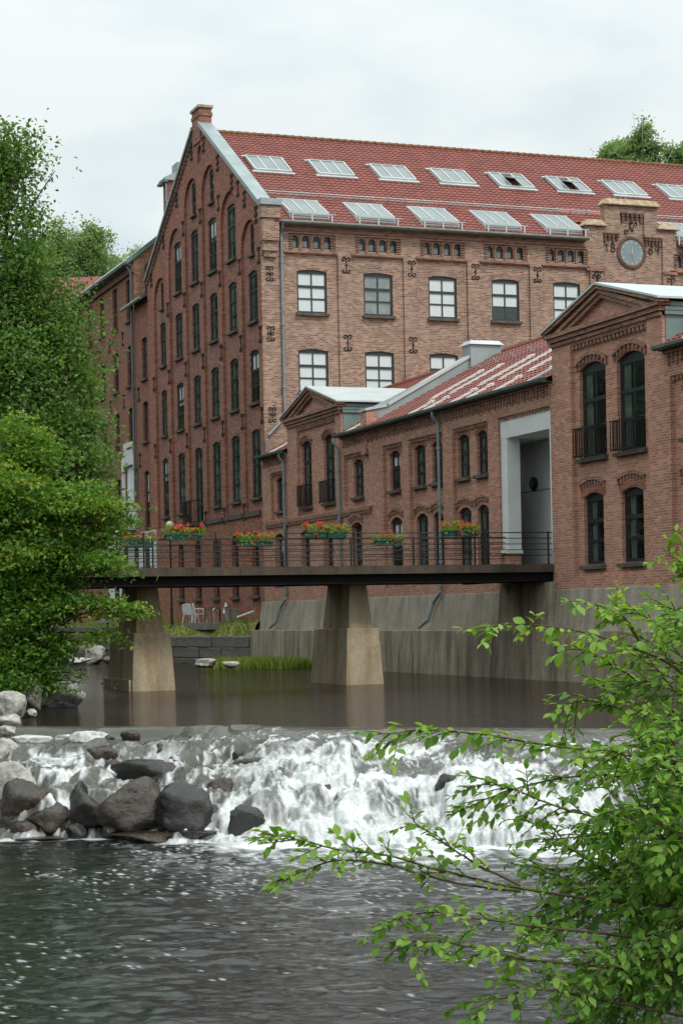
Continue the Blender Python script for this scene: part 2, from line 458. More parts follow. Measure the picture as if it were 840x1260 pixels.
M['hill'] = plain('hill_green', (0.035, 0.06, 0.02), 0.95, 0.3, 0.3)
M['paving'] = plain('paving', (0.30, 0.29, 0.26), 0.9, 0.2, 3.0)
M['rock_pale'] = rock_mat('rock_pale', (0.34, 0.33, 0.29), (0.62, 0.60, 0.54), 0.85)
M['rock_white'] = rock_mat('rock_white', (0.50, 0.51, 0.50), (0.78, 0.79, 0.77), 0.8)
M['rock_grey'] = rock_mat('rock_grey', (0.10, 0.095, 0.085), (0.26, 0.24, 0.21), 0.75)
M['rock_brown'] = rock_mat('rock_wet_brown', (0.010, 0.0065, 0.004), (0.072, 0.043, 0.024), wet=True, moss=(0.035, 0.035, 0.012))
M['rock_dark'] = rock_mat('rock_wet_dark', (0.005, 0.005, 0.005), (0.028, 0.025, 0.021), wet=True, moss=(0.030, 0.028, 0.012))
M['bark'] = plain('bark', (0.075, 0.058, 0.042), 0.9, 0.3, 9.0, bumps=0.5)
M['bark_pale'] = plain('bark_birch', (0.42, 0.40, 0.37), 0.85, 0.3, 5.0)
M['twig'] = plain('twig_bark', (0.10, 0.065, 0.042), 0.8, 0.25, 12.0)
M['leaf_tree'] = leaf_mat('leaf_tree', (0.060, 0.130, 0.035), (0.150, 0.290, 0.075), (0.29, 0.46, 0.12), trans=0.48)
M['leaf_bush'] = leaf_mat('leaf_bush', (0.055, 0.135, 0.022), (0.140, 0.30, 0.042), (0.36, 0.46, 0.07), trans=0.46)
M['leaf_fore'] = leaf_mat('leaf_fore', (0.065, 0.175, 0.028), (0.19, 0.385, 0.058), (0.42, 0.60, 0.115), trans=0.5, rough=0.62)
M['leaf_far_haze'] = leaf_mat('leaf_far_haze', (0.17, 0.27, 0.125), (0.27, 0.40, 0.18), (0.37, 0.50, 0.23), trans=0.5)  # paler than the near leaves: aerial haze put into the colour
M['leaf_valley'] = leaf_mat('leaf_valley', (0.055, 0.080, 0.058), (0.085, 0.115, 0.082), (0.12, 0.155, 0.11))
M['grass'] = leaf_mat('grass_blade', (0.14, 0.22, 0.03), (0.27, 0.38, 0.06), (0.42, 0.48, 0.11))
M['flower'] = leaf_mat('petal_red', (0.55, 0.025, 0.022), (0.75, 0.07, 0.055), (0.85, 0.19, 0.13), trans=0.3)
M['water_up'] = water_mat('river_water', (0.016, 0.010, 0.006), 0.06, (2.2, 5.5, 1), 0.9, 0.09, foam=True)
M['water_up'].node_tree.nodes['Principled BSDF'].inputs['IOR'].default_value = 1.22
M['water_low'] = water_mat('pool_water', (0.010, 0.014, 0.011), 0.04, (7.0, 14.0, 1), 0.5, 0.016, foam=True)
M['water_fall'] = water_mat('cascade_water', (0.095, 0.095, 0.078), 0.14, (9, 3, 3), 0.6, 0.04, foam=True)
# ------------------------------------------------------------------ building helpers
class Fac:
    """a vertical wall plane: kind 'X' faces -X (the river), kind 'Y' faces -Y (south)"""
    def __init__(s, kind, o): s.k = kind; s.o = o
    def p(s, a, z, d=0.0):
        return (s.o+d, a, z) if s.k == 'X' else (a, s.o+d, z)
    @property
    def rz(s): return -PI/2 if s.k == 'X' else 0.0
    def box(s, mb, a0, a1, z0, z1, d0, d1):
        if s.k == 'X': mb.box(s.o+d0, s.o+d1, a0, a1, z0, z1)
        else: mb.box(a0, a1, s.o+d0, s.o+d1, z0, z1)
def arch_pts(a0, a1, zs, rise, n=8):
    """points from (a1, zs) over the top to (a0, zs), ends left out"""
    hw = (a1-a0)/2; c = (a0+a1)/2
    R = (hw*hw+rise*rise)/(2*rise); zc = zs+rise-R
    t = math.asin(min(1.0, hw/R)) if rise <= hw else PI-math.asin(min(1.0, hw/R))
    return [(c+R*math.sin(t-2*t*i/n), zc+R*math.cos(t-2*t*i/n)) for i in range(1, n)]
def hole(a0, a1, z0, z1, rise=0.0, n=8):
    if rise <= 0: return [(a0, z0), (a1, z0), (a1, z1), (a0, z1)]
    zs = z1-rise
    return [(a0, z0), (a1, z0), (a1, zs)] + arch_pts(a0, a1, zs, rise, n) + [(a0, zs)]
def inside(pt, poly):
    x, y = pt; r = False; n = len(poly); j = n-1
    for i in range(n):
        xi, yi = poly[i]; xj, yj = poly[j]
        if (yi > y) != (yj > y) and x < (xj-xi)*(y-yi)/(yj-yi)+xi: r = not r
        j = i
    return r
def wall(name, fac, outline, holes, d0, rev, mat, parent, edge=0.0):
    """a wall face with openings; rev: depth of the openings' sides; edge: thickness of the outer edge"""
    vs = []; es = []
    for poly in [outline]+holes:
        b = len(vs); n = len(poly)
        vs += [Vector(q) for q in poly]; es += [(b+i, b+(i+1) % n) for i in range(n)]
    V, E, T = delaunay_2d_cdt(vs, es, [], 0, 1e-5)[:3]
    mb = MB()
    boxes = [(min(q[0] for q in h), max(q[0] for q in h), min(q[1] for q in h), max(q[1] for q in h)) for h in holes]
    keep = []
    for t in T:
        c = (sum(V[i][0] for i in t)/3, sum(V[i][1] for i in t)/3)
        if not inside(c, outline): continue
        if any(b[0] <= c[0] <= b[1] and b[2] <= c[1] <= b[3] and inside(c, h) for b, h in zip(boxes, holes)): continue
        keep.append(tuple(reversed(t)) if fac.k == 'X' else tuple(t))
    mb.add([fac.p(v[0], v[1], d0) for v in V], keep)
    for h in holes:
        n = len(h)
        for i in range(n):
            a, b = h[i], h[(i+1) % n]
            mb.quad(fac.p(*a, d0), fac.p(*b, d0), fac.p(*b, d0+rev), fac.p(*a, d0+rev))
    if edge:
        n = len(outline)
        for i in range(n):
            a, b = outline[i], outline[(i+1) % n]
            mb.quad(fac.p(*a, d0), fac.p(*a, d0+edge), fac.p(*b, d0+edge), fac.p(*b, d0))
    return mb.build(name, mat, parent)

_mc = {}
def cached(key, fn):
    if key not in _mc: _mc[key] = fn()
    return _mc[key]
def frame_mesh(w, h, rise, cols, rows, mat, fw=0.07, mw=0.045, dep=0.09, lower_solid=0.0):
    def f():
        mb = MB(); hw = w/2; zt = h-rise
        mb.box(-hw, -hw+fw, 0, dep, 0, zt); mb.box(hw-fw, hw, 0, dep, 0, zt)
        mb.box(-hw+fw, hw-fw, 0, dep, 0, fw+lower_solid)
        if rise > 0.02:
            pts = [(-hw, zt-fw), (hw, zt-fw), (hw, zt)] + arch_pts(-hw, hw, zt, rise, 8) + [(-hw, zt)]
            mb.prism([(x, -0.004, z) for x, z in pts], [(x, dep, z) for x, z in pts])
        else: mb.box(-hw+fw, hw-fw, 0, dep, zt-fw, zt)
        z0, z1 = fw+lower_solid, zt-fw
        for i in range(1, cols):
            x = -hw+w*i/cols; mb.box(x-mw*0.7, x+mw*0.7, 0.006, dep, z0, z1)
        for r in rows:
            z = z0+(z1-z0)*r; k = 1.3 if r == rows[-1] else 0.8
            mb.box(-hw+fw, hw-fw, -0.004 if r == rows[-1] else 0.012, dep-0.006, z-mw*k, z+mw*k)
        return mb.mesh('window', M[mat])
    return cached(('fr', w, h, rise, cols, tuple(rows), mat, fw, lower_solid), f)
def pane_mesh(w, h, mat):
    return cached(('pn', round(w, 3), round(h, 3), mat), lambda: MB().box(-w/2, w/2, 0, 0.006, 0, h).mesh('pane', M[mat]))
def sheet_mesh(w, h, mat, name):
    return cached(('sh', round(w, 3), round(h, 3), mat), lambda: MB().box(-w/2, w/2, 0, 0.02, 0, h).mesh(name, M[mat]))
def sill_mesh(w, mat='sill', hgt=0.14, out=0.16):
    return cached(('sl', round(w, 3), mat, hgt, out), lambda: MB().hexa(
        [(-w/2-.08, -out, -hgt), (w/2+.08, -out, -hgt), (w/2+.08, 0.08, -hgt), (-w/2-.08, 0.08, -hgt)],
        [(-w/2-.08, -out, -0.03), (w/2+.08, -out, -0.03), (w/2+.08, 0.08, 0.0), (-w/2-.08, 0.08, 0.0)]).mesh('sill', M[mat]))
def window(parent, fac, a0, a1, z0, z1, rise=0.1, cols=2, rows=(0.33, 0.66), d=0.1, mat='frame', panes='joined',
           blind=None, sill=True, fw=0.07, name='window', glassm='glass', sill_d=None, lower_solid=0.0):
    """a window of the building: the frame with its glazing bars is the part; panes, blind and sill are sub-parts"""
    w = round(abs(a1-a0), 3); h = round(z1-z0, 3); c = (a0+a1)/2
    o = link(name, frame_mesh(w, h, rise, cols, tuple(rows), mat, fw, lower_solid=lower_solid), parent, None, fac.rz)
    o.matrix_parent_inverse = Matrix.Translation(-Vector(parent.location))
    o.location = fac.p(c, z0, d)
    zt = h-rise; b0 = fw+lower_solid
    edges = [b0]+[b0+(zt-fw-b0)*r for r in rows]+[zt-fw]
    if panes == 'each':
        pw = (w-2*fw)/cols
        for i in range(cols):
            for j in range(len(edges)-1):
                q = link('pane', pane_mesh(pw, edges[j+1]-edges[j], glassm), o, (-w/2+fw+pw*(i+0.5), 0.014, edges[j]))
    else:
        link('pane', pane_mesh(w-2*fw, zt-fw-b0, glassm), o, (0, 0.014, b0))
    if blind:
        for kind, xa, xb, za, zb in blind:      # fractions of the opening
            ww = (xb-xa)*(w-2*fw)
            link('blind' if kind.startswith('blind') else 'curtain', sheet_mesh(ww, (zb-za)*(zt-2*fw), kind, 'blind'), o,  # the pale grey sheet is a painted reflection, not cloth
                 (-w/2+fw+(xa+xb)/2*(w-2*fw), 0.045 if kind == 'blind' else 0.06, fw+za*(zt-2*fw)))
    if sill:
        s = link('sill', sill_mesh(w), o, (0, -(d-(sill_d or 0.0)), 0.0))
    return o
def rnd_curtain(r=random):
    k = r.random()
    kind = r.choice(['curtain', 'curtain', 'curtain_gn'])
    if k < 0.25: return [(kind, 0.02, 0.48+0.1*r.random(), 0, 1)]
    if k < 0.40: return [(kind, 0.02, 0.38, 0, 1), (kind, 0.64, 0.98, 0, 1)]
    if k < 0.85: return [(kind, 0.01, 0.99, 0.0, 1)]
    return [('blind', 0.05, 0.95, 0.55+0.2*r.random(), 1)]
def teeth(mb, fac, a0, a1, z1, dep_out, dep_in, th=0.10, tw=0.10, gap=0.10, top=0.06):
    """a corbel course: a thin band with a row of teeth hanging below it"""
    fac.box(mb, a0, a1, z1-top, z1, dep_out, dep_in)
    n = max(1, int(abs(a1-a0)/(tw+gap))); st = (a1-a0)/n
    for i in range(n):
        a = a0+st*i+st*0.25
        fac.box(mb, a, a+st*0.5, z1-top-th, z1-top, dep_out+0.012, dep_in)
def arch_band(mb, fac, a0, a1, zs, rise, thick, d_out, d_in, n=10):
    """a raised curved band over an opening"""
    hw = (a1-a0)/2; c = (a0+a1)/2
    R = (hw*hw+rise*rise)/(2*rise); zc = zs+rise-R; t = math.asin(min(1, hw/R))
    for i in range(n):
        t0 = -t+2*t*i/n; t1 = -t+2*t*(i+1)/n
        q = [(c+r*math.sin(u), zc+r*math.cos(u)) for r, u in ((R, t0), (R, t1), (R+thick, t1), (R+thick, t0))]
        mb.prism([fac.p(*k, d_out) for k in q], [fac.p(*k, d_in) for k in q])
def hood(mb, fac, a0, a1, zs, rise, d=0.0):
    """a hood mould: curved band with short teeth below"""
    arch_band(mb, fac, a0-0.12, a1+0.12, zs+0.10, rise, 0.10, d-0.085, d+0.02, 9)
    hw = (a1-a0)/2+0.12; c = (a0+a1)/2
    R = (hw*hw+rise*rise)/(2*rise); zc = zs+0.10+rise-R; t = math.asin(min(1, hw/R))
    n = 8
    for i in range(n+1):
        u = -t*0.97+2*t*0.97*i/n
        x, z = c+R*math.sin(u), zc+R*math.cos(u)
        fac.box(mb, x-0.035, x+0.035, z-0.13, z+0.01, d-0.065, d+0.02)
def voussoirs(mb, fac, a0, a1, zs, rise, d, thick=0.24, n=15):
    """the bricks of a flat arch stood on end, each a little proud and apart"""
    hw = (a1-a0)/2+0.02; c = (a0+a1)/2
    R = (hw*hw+rise*rise)/(2*rise); zc = zs+rise-R; t = math.asin(min(1, hw/R))*1.12
    for i in range(n):
        t0 = -t+2*t*(i+0.08)/n; t1 = -t+2*t*(i+0.92)/n
        q = [(c+r*math.sin(u), zc+r*math.cos(u)) for r, u in ((R+0.01, t0), (R+0.01, t1), (R+thick, t1), (R+thick, t0))]
        o = 0.008+0.012*((i*7) % 3)/3
        mb.prism([fac.p(*k, d-o) for k in q], [fac.p(*k, d+0.03) for k in q])
def anchor_mesh(kind='I'):
    def f():
        mb = MB()
        H = 0.36
        mb.box(-0.022, 0.022, -0.03, 0.0, -H, H)
        for sz in (1, -1):
            for sx in (1, -1):
                pts = []
                for i in range(8):
                    t = i/7; a = PI*1.75*t; r = 0.125*(1-0.55*t)
                    pts.append((sx*(0.135-r*math.cos(a)), -0.02, sz*(H-0.06+r*math.sin(a)*0.95)))
                mb.tube(pts, 0.024, 4)
        if kind == 'X':
            for sx in (1, -1):
                mb.tube([(sx*0.02, -0.02, 0), (sx*0.16, -0.02, 0.09), (sx*0.2, -0.02, 0), (sx*0.16, -0.02, -0.09), (sx*0.02, -0.02, 0)], 0.02, 4)
        else:
            mb.box(-0.06, 0.06, -0.035, 0.0, -0.035, 0.035)
        return mb.mesh('wall_anchor', M['iron'])
    return cached(('anch', kind), f)
def anchor(parent, fac, a, z, d=0.0, kind='I', s=1.0):
    o = link('wall_anchor', anchor_mesh(kind), parent, None, fac.rz)
    o.matrix_parent_inverse = Matrix.Translation(-Vector(parent.location))
    o.location = fac.p(a, z, d-0.004); o.scale = (s, 1, s)
    return o
def tile_roof(name, O, ad, sd_, nrm, length, slope, mat, parent, tw=0.30, rh=0.34):
    """interlocking pantiles: every row a waved strip lapping over the one below. O: top corner, ad along, sd_ down the slope"""
    O, ad, sd_, nrm = (np.array(q, float) for q in (O, ad, sd_, nrm))
    nt_ = int(round(length/tw)); nr = int(round(slope/rh)); seg = 5
    prof = np.array([0.0, 0.022, 0.040, 0.036, 0.010])
    a = np.arange(nt_*seg+1)/seg*(length/nt_); hgt = prof[np.arange(nt_*seg+1) % seg]
    V = []; Q = []
    for r in range(nr):
        jit = 0.006*RNG.standard_normal(nt_*seg+1).repeat(1)
        jit = np.repeat(0.003*RNG.standard_normal(nt_+1), seg)[:nt_*seg+1]
        s0 = r*slope/nr; s1 = (r+1)*slope/nr+0.02
        b = len(V)*0 + r*3*(nt_*seg+1)
        for s_, h_ in ((s0, 0.0), (s1, 0.035), (s1, 0.0)):
            V.append(O+ad*a[:, None]+sd_*(s_+jit[:, None]*(h_ > 0))+nrm*(hgt*(1 if h_ or s_ == s0 else 0.7)+h_+0.0*jit)[:, None])
        i = np.arange(nt_*seg); m = nt_*seg+1
        Q.append(np.stack([b+i, b+m+i, b+m+i+1, b+i+1], 1)); Q.append(np.stack([b+m+i, b+2*m+i, b+2*m+i+1, b+m+i+1], 1))
    me = np_mesh(name, np.concatenate(V), np.concatenate(Q), M[mat])
    o = link(name, me, parent, keep=True); o['kind'] = 'stuff'
    return o
def downpipe(parent, pts, r=0.055, mat='pipe', name='downpipe', clips=True):
    mb = MB(); mb.tube(pts, r, 8)
    o = mb.build(name, M[mat], parent)
    for p_, q_ in zip(pts[:-1], pts[1:]):
        if abs(p_[2]-q_[2]) > 2.5 and clips:
            for t in (0.15, 0.5, 0.85):
                c = Vector(p_).lerp(Vector(q_), t)
                k = MB().lathe([(r*1.02, -0.05), (r*1.5, -0.05), (r*1.5, 0.05), (r*1.02, 0.05)], 8, c)
                x = link('pipe_clip', k.mesh('pipe_clip', M[mat]), o)
    return o
# ------------------------------------------------------------------ the tall mill
mill = thing('brick_mill', 'tall red brick mill with a stepped clock gable and a red roof full of skylights', 'mill', (0, 0, 1.5))
SF = Fac('Y', 0.0)          # south front
GF = Fac('X', 0.0)          # gable front on the river
ML, MW_ = 37.8, 19.85       # length along X, width along Y
RY, RZ = 9.6, 26.2          # ridge
EZ = 19.75
# --- gable front: base layer with windows, front layer with arched panels between pilasters
def gz(y):                  # height of the gable's edge
    return 20.6+(y/9.2)*5.85 if y <= 9.2 else 20.6+((19.85-y)/(19.85-10.2))*5.85
out_g = [(0.012, 1.0), (19.85, 1.0), (19.85, 20.6), (10.2, 26.45), (9.2, 26.45), (0.012, 20.6)]
out_base = [(0.05, 1.0), (19.8, 1.0), (19.8, 20.5), (10.2, 26.3), (9.2, 26.3), (0.05, 20.5)]
cols = [1.60, 4.72, 7.83, 10.95, 14.10, 17.25]
pil = [3.16, 6.28, 9.39, 12.52, 15.68]
tops = [20.2, 22.15, 24.12, 24.15, 22.25, 20.25]
edges_ = [0.42]+pil+[18.55]
holes_front = []
for i, c in enumerate(cols):
    a0 = edges_[i]+(0.22 if i else 0.0); a1 = edges_[i+1]-(0.22 if i < 5 else 0.0)
    hw = (a1-a0)/2
    holes_front.append(hole(a0, a1, 6.85, tops[i], min(1.2, hw*0.98), 12))
def zc(z): return 2+(z-2)*1.006
wins = []                   # (col, half width, z0, z1, rise, rows, kind)
for i, c in enumerate(cols):
    hwid = 0.64 if i < 5 else 0.54
    wins.append((c, hwid, 7.48, 10.58, 0.12, (0.26, 0.51, 0.76), 'n') if i != 3 else (c, hwid, 6.75, 10.58, 0.12, (0.24, 0.5, 0.76), 'door'))
    wins.append((c, hwid, 11.82, 14.23, 0.12, (0.33, 0.66), 'n'))
    wins.append((c, hwid, 15.55, 17.85, 0.12, (0.33, 0.66), 'n'))
    if 1 <= i <= 4: wins.append((c, hwid, 18.95, 21.54, 0.12, (0.33, 0.66), 'n'))
    else: wins.append((c, 0.27, 18.62, 20.0, 0.10, (0.5,), 's'))
    if i in (2, 3): wins.append((c-0.05, 0.36, 22.33, 23.92, 0.16, (0.4,), 's'))
wh = [hole(c-h_, c+h_, z0, z1, r) for c, h_, z0, z1, r, rw, k in wins]
bas = [(c, 0.52, 2.98, 5.88) for c in cols[:5]]
wh += [hole(c-h_, c+h_, z0, z1, 0.62, 10) for c, h_, z0, z1 in bas]
wall('gable_wall', GF, out_base, wh, 0.13, 0.28, M['brick_gable'], mill)
wall('gable_pilasters', GF, out_g, holes_front+[hole(c-h_-0.02, c+h_+0.02, z0-0.02, z1+0.02, 0.62, 10) for c, h_, z0, z1 in bas]+[hole(8.95, 9.75, 24.6, 25.45, 0.38, 8)], 0.0, 0.13, M['brick_pil'], mill, edge=0.5)
rr = random.Random(3)
for c, h_, z0, z1, r, rw, k in wins:
    if k == 's': window(mill, GF, c-h_, c+h_, z0, z1, r, 1, rw, 0.19, blind=None, sill_d=0.13)
    else: window(mill, GF, c-h_, c+h_, z0, z1, r, 2, rw, 0.19, blind=rnd_curtain(rr), sill=(k == 'n'), sill_d=0.13, fw=0.10)
for c, h_, z0, z1 in bas:
    window(mill, GF, c-h_, c+h_, z0, z1, 0.62, 2, (0.2, 0.4, 0.6, 0.8), 0.19, blind=[('curtain_gn', 0.05, 0.95, 0, 1)], sill_d=0.0, mat='frame_gn')
mb = MB()
for c, h_, z0, z1, r, rw, k in wins:                       # flat brick arches over the windows
    if k != 's': voussoirs(mb, GF, c-h_, c+h_, z1-r, r, 0.13, 0.2, 11)
mb.build('window_arches', M['brick_gable'], mill)['kind'] = 'stuff'
mb = MB()                                                  # sloped plinth ledge and sooty base
for i in range(5): GF.box(mb, edges_[i]+0.25, edges_[i+1]-0.25, 6.62, 6.84, -0.09, 0.0)
mb.build('plinth_ledge', M['sill'], mill)
for y in pil+[0.25, 18.75]:
    for z in (11.1, 14.75, 18.3):
        if not (y == 18.75 and z > 16): anchor(mill, GF, y, z, 0.0, 'I', 0.95)
    if 3 < y < 15: anchor(mill, GF, y, 21.95, 0.0, 'I', 0.95)
for y in pil[:4]: anchor(mill, GF, y, 6.9, 0.0, 'I', 1.0)
for y in (0.55, 2.2, 4.1, 6.3, 8.6, 10.7, 13.6, 16.3, 18.9): anchor(mill, GF, y, gz(y)-0.75, 0.0, 'X', 0.95)
# --- gable coping: sheet metal on the south slope, stepped brick edge with thin coping on the north slope
mb = MB()
def slope_box(mb, p0, p1, x0, x1, up, dn):
    (y0, z0), (y1, z1) = p0, p1
    mb.hexa([(x0, y0, z0-dn), (x1, y0, z0-dn), (x1, y1, z1-dn), (x0, y1, z1-dn)], [(x0, y0, z0+up), (x1, y0, z0+up), (x1, y1, z1+up), (x0, y1, z1+up)])
slope_box(mb, (-0.12, 20.58), (9.15, 26.47), -0.14, 0.56, 0.14, 0.10)
mb.box(-0.14, 0.86, -0.55, -0.10, 20.46, 20.74)
mb.build('gable_flashing', M['metal'], mill)
mb = MB(); slope_box(mb, (10.25, 26.45), (20.05, 20.5), -0.16, 0.6, 0.12, 0.06); mb.build('gable_coping', M['metal'], mill)
mb = MB()
for i in range(34):
    t = (i+0.5)/34; y = 10.3+9.5*t; z = gz(y)-0.25
    GF.box(mb, y-0.08, y+0.08, z-0.2, z, -0.10, 0.02)
mb.build('gable_teeth', M['brick_dark'], mill)['kind'] = 'stuff'
mb = MB()                                                  # brick kneeler under the corner
mb.box(-0.1, 0.82, -0.46, 0.0, 19.9, 20.46); mb.box(0.0, 0.78, -0.36, 0.0, 18.9, 19.9); mb.box(0.04, 0.74, -0.24, 0.0, 18.45, 18.9); mb.box(0.12, 0.7, -0.14, 0.0, 18.2, 18.45)
mb.build('kneeler', M['brick_south'], mill)
mb = MB(); mb.box(-0.06, 0.56, 9.0, 10.35, 25.6, 27.25); mb.box(-0.10, 0.60, 8.96, 10.39, 26.85, 27.02)
ch = mb.build('gable_chimney', M['brick_gable'], mill)
link('chimney_cap', MB().box(-0.14, 0.64, 8.92, 10.43, 27.25, 27.38).mesh('chimney_cap', M['coping']), ch)
# --- south front
BW = 3.235; BC = [2.45+BW*i for i in range(5)]; CC = 18.92
bays2 = [CC+BW*1.0+0.24+BW*i for i in range(5)]
out_s = [(0.006, 1.0), (ML, 1.0), (ML, 19.7), (21.4, 19.7), (21.4, 20.55), (20.35, 20.55), (20.35, 21.62), (17.48, 21.62), (17.48, 20.55), (16.44, 20.55), (16.44, 19.7), (0.006, 19.7)]
s_front = []; s_win = []; s_small = []
BV = BC+[CC+0.0+BW*(i+1)+0.2 for i in range(2)]
for b in BV:
    s_front.append(hole(b-1.33, b+1.25, 8.0, 18.42)); s_front.append(hole(b-1.12, b+1.12, 18.60, 19.34))
    s_win += [hole(b-0.72, b+0.72, z0, z0+1.96, 0.09) for z0 in (15.77, 12.16)]
    for k in range(4):
        a = b+(k-1.5)*0.53
        s_small.append((a-0.175, a+0.175, 18.70, 19.28)); s_win.append(hole(a-0.175, a+0.175, 18.70, 19.28, 0.165))
cl = [(CC-0.92, 16.05), (CC+0.98, 16.05)]
s_win += [hole(a-0.55, a+0.55, z, 17.75, 0.10) for a, z in cl]
step = [(17.36, 8.0), (20.62, 8.0), (20.62, 20.10), (19.62, 20.10), (19.62, 21.22), (18.30, 21.22), (18.30, 20.2), (17.36, 20.2)]
s_front.append(step)
clock_hole = [(CC+0.02+0.62*math.cos(2*PI*i/24), 19.32+0.62*math.sin(2*PI*i/24)) for i in range(24)]
base_s = [(x, z-0.03 if z > 19 else z) for x, z in out_s]
base_s = [(min(max(x, 0.06), ML-0.04), z) for x, z in base_s]
wall('south_wall', SF, base_s, s_win, 0.10, 0.28, M['brick_south'], mill)
wall('south_pilasters', SF, out_s, s_front, 0.0, 0.10, M['brick_south'], mill, edge=0.45)
rr = random.Random(5)
kinds = {0: [('blind', 0, 1, 0, 1)], 1: None, 2: [('blind', 0, 1, 0, 1)], 3: [('blind', 0, 1, 0.36, 1)], 4: [('blind', 0, 1, 0, 1)], 5: [('blind', 0, 1, 0.3, 1)], 6: None}
for i, b in enumerate(BV):
    window(mill, SF, b-0.72, b+0.72, 15.77, 17.73, 0.09, 2, (0.33, 0.66), 0.17, mat='frame_gn', panes='each', blind=kinds[i] or [('reflect_grey', 0, 1, 0, 1)], fw=0.085, sill_d=0.10)
    if i < 5: window(mill, SF, b-0.72, b+0.72, 12.16, 14.12, 0.09, 2, (0.33, 0.66), 0.17, mat='frame_gn', panes='each', blind=[('blind', 0, 1, 0, 1)], fw=0.085, sill_d=0.10)
for a, z in cl: window(mill, SF, a-0.55, a+0.55, z, 17.75, 0.10, 2, (0.33, 0.66), 0.17, mat='frame_gn', panes='each', blind=[('reflect_grey', 0, 1, 0, 1)], sill_d=0.10)
for a0, a1, z0, z1 in s_small: window(mill, SF, a0, a1, z0, z1, 0.165, 1, (), 0.2, mat='frame', blind=[('reflect_grey', 0, 1, 0, 0.9)], fw=0.06, sill=False)
mb = MB()
for b in BV:
    for z0 in (15.77, 12.16): voussoirs(mb, SF, b-0.72, b+0.72, z0+1.87, 0.09, 0.10, 0.26, 19)
for a, z in cl: voussoirs(mb, SF, a-0.55, a+0.55, 17.65, 0.10, 0.10, 0.26, 15)
mb.build('window_arches', M['brick_south'], mill)['kind'] = 'stuff'
mb = MB()                                                  # bands and ribbed brick round the small windows
for b in BV:
    SF.box(mb, b-1.36, b+1.22, 18.46, 18.56, -0.06, 0.0)
    for s in (-1, 1):
        for k in range(6): SF.box(mb, b+s*1.02-0.12, b+s*1.02+0.12, 18.64+k*0.11, 18.70+k*0.11, 0.0, 0.1)
    for k in (-1, 0, 1): SF.box(mb, b+k*0.53-0.05, b+k*0.53+0.05, 18.62, 19.30, 0.02, 0.1)
SF.box(mb, 0.9, 16.4, 19.44, 19.55, -0.07, 0.0); SF.box(mb, 21.45, ML, 19.44, 19.55, -0.07, 0.0)
SF.box(mb, 16.44, 17.5, 18.32, 18.5, -0.06, 0.0); SF.box(mb, 20.66, 21.4, 18.32, 18.5, -0.06, 0.0)
mb.build('brick_bands', M['brick_trim'], mill)
for x0, x1, z, n in ((18.34, 19.6, 21.2, 5), (17.38, 18.26, 20.18, 4), (19.64, 20.58, 20.08, 5)):
    mb = MB()
    for i in range(n):
        a = x0+(x1-x0)*(i+0.5)/n
        SF.box(mb, a-0.055, a+0.055, z-0.42+0.12*(i % 2), z, 0.0, 0.1); SF.box(mb, a-0.075, a+0.075, z-0.16, z, -0.03, 0.1)
    SF.box(mb, x0, x1, z-0.03, z+0.03, -0.05, 0.1)
    mb.build('corbel', M['brick_dark'], mill)
for i in range(5):
    for z in (18.05-0.05, 14.45):
        if i < 4 or z > 16: anchor(mill, SF, BC[i]+BW/2+0.03, z, 0.0, 'I', 0.9 if i < 4 else 0.95)
anchor(mill, SF, 16.95, 17.75, 0.0, 'I'); anchor(mill, SF, 21.05, 17.75, 0.0, 'I')
for z in (18.35-0.9, 14.75, 11.1): anchor(mill, SF, 0.40, z, 0.0, 'X', 0.82)
# stepped gable copings
for x0, x1, z in ((16.34, 17.5, 20.55), (20.33, 21.5, 20.55), (17.36, 20.47, 21.62)):
    mb = MB(); mb.hexa([(x0, -0.14, z), (x1, -0.14, z), (x1, 0.6, z), (x0, 0.6, z)], [(x0+0.22, -0.02, z+0.26), (x1-0.22, -0.02, z+0.26), (x1-0.22, 0.5, z+0.26), (x0+0.22, 0.5, z+0.26)])
    mb.box(x0-0.03, x1+0.03, -0.17, 0.63, z-0.05, z)
    mb.build('gable_coping_stone', M['coping'], mill)
MB().box(17.0, 21.0, 0.5, 3.4, 19.9, 20.5).build('gable_back', M['metal'], mill)
# clock
mb = MB()
ring = [(0.62, 0.0), (0.80, 0.0), (0.80, -0.06), (0.70, -0.09), (0.62, -0.06)]
n = 32; vs = []; fs = []
for r, d in ring:
    for k in range(n): vs.append((CC+0.02+r*math.cos(2*PI*k/n), 0.10+d, 19.32+r*math.sin(2*PI*k/n)))
for i in range(len(ring)-1):
    for k in range(n): fs.append((i*n+k, i*n+(k+1) % n, (i+1)*n+(k+1) % n, (i+1)*n+k))
clk = mb.add(vs, fs).build('clock', M['brick_dark'], mill)
face = MB(); rg = [(CC+0.02+0.63*math.cos(2*PI*k/n), 19.32+0.63*math.sin(2*PI*k/n)) for k in range(n)]
face.prism([(x, 0.05, z) for x, z in rg], [(x, 0.098, z) for x, z in rg])
M['clock'] = plain('clock_face_paint', (0.25, 0.32, 0.34), 0.35, 0.08, 2.0)
link('clock_face', face.mesh('clock_face', M['clock']), clk)
M['gilt'] = plain('gilt', (0.75, 0.68, 0.45), 0.4, 0.1, 3.0)
mk = MB()
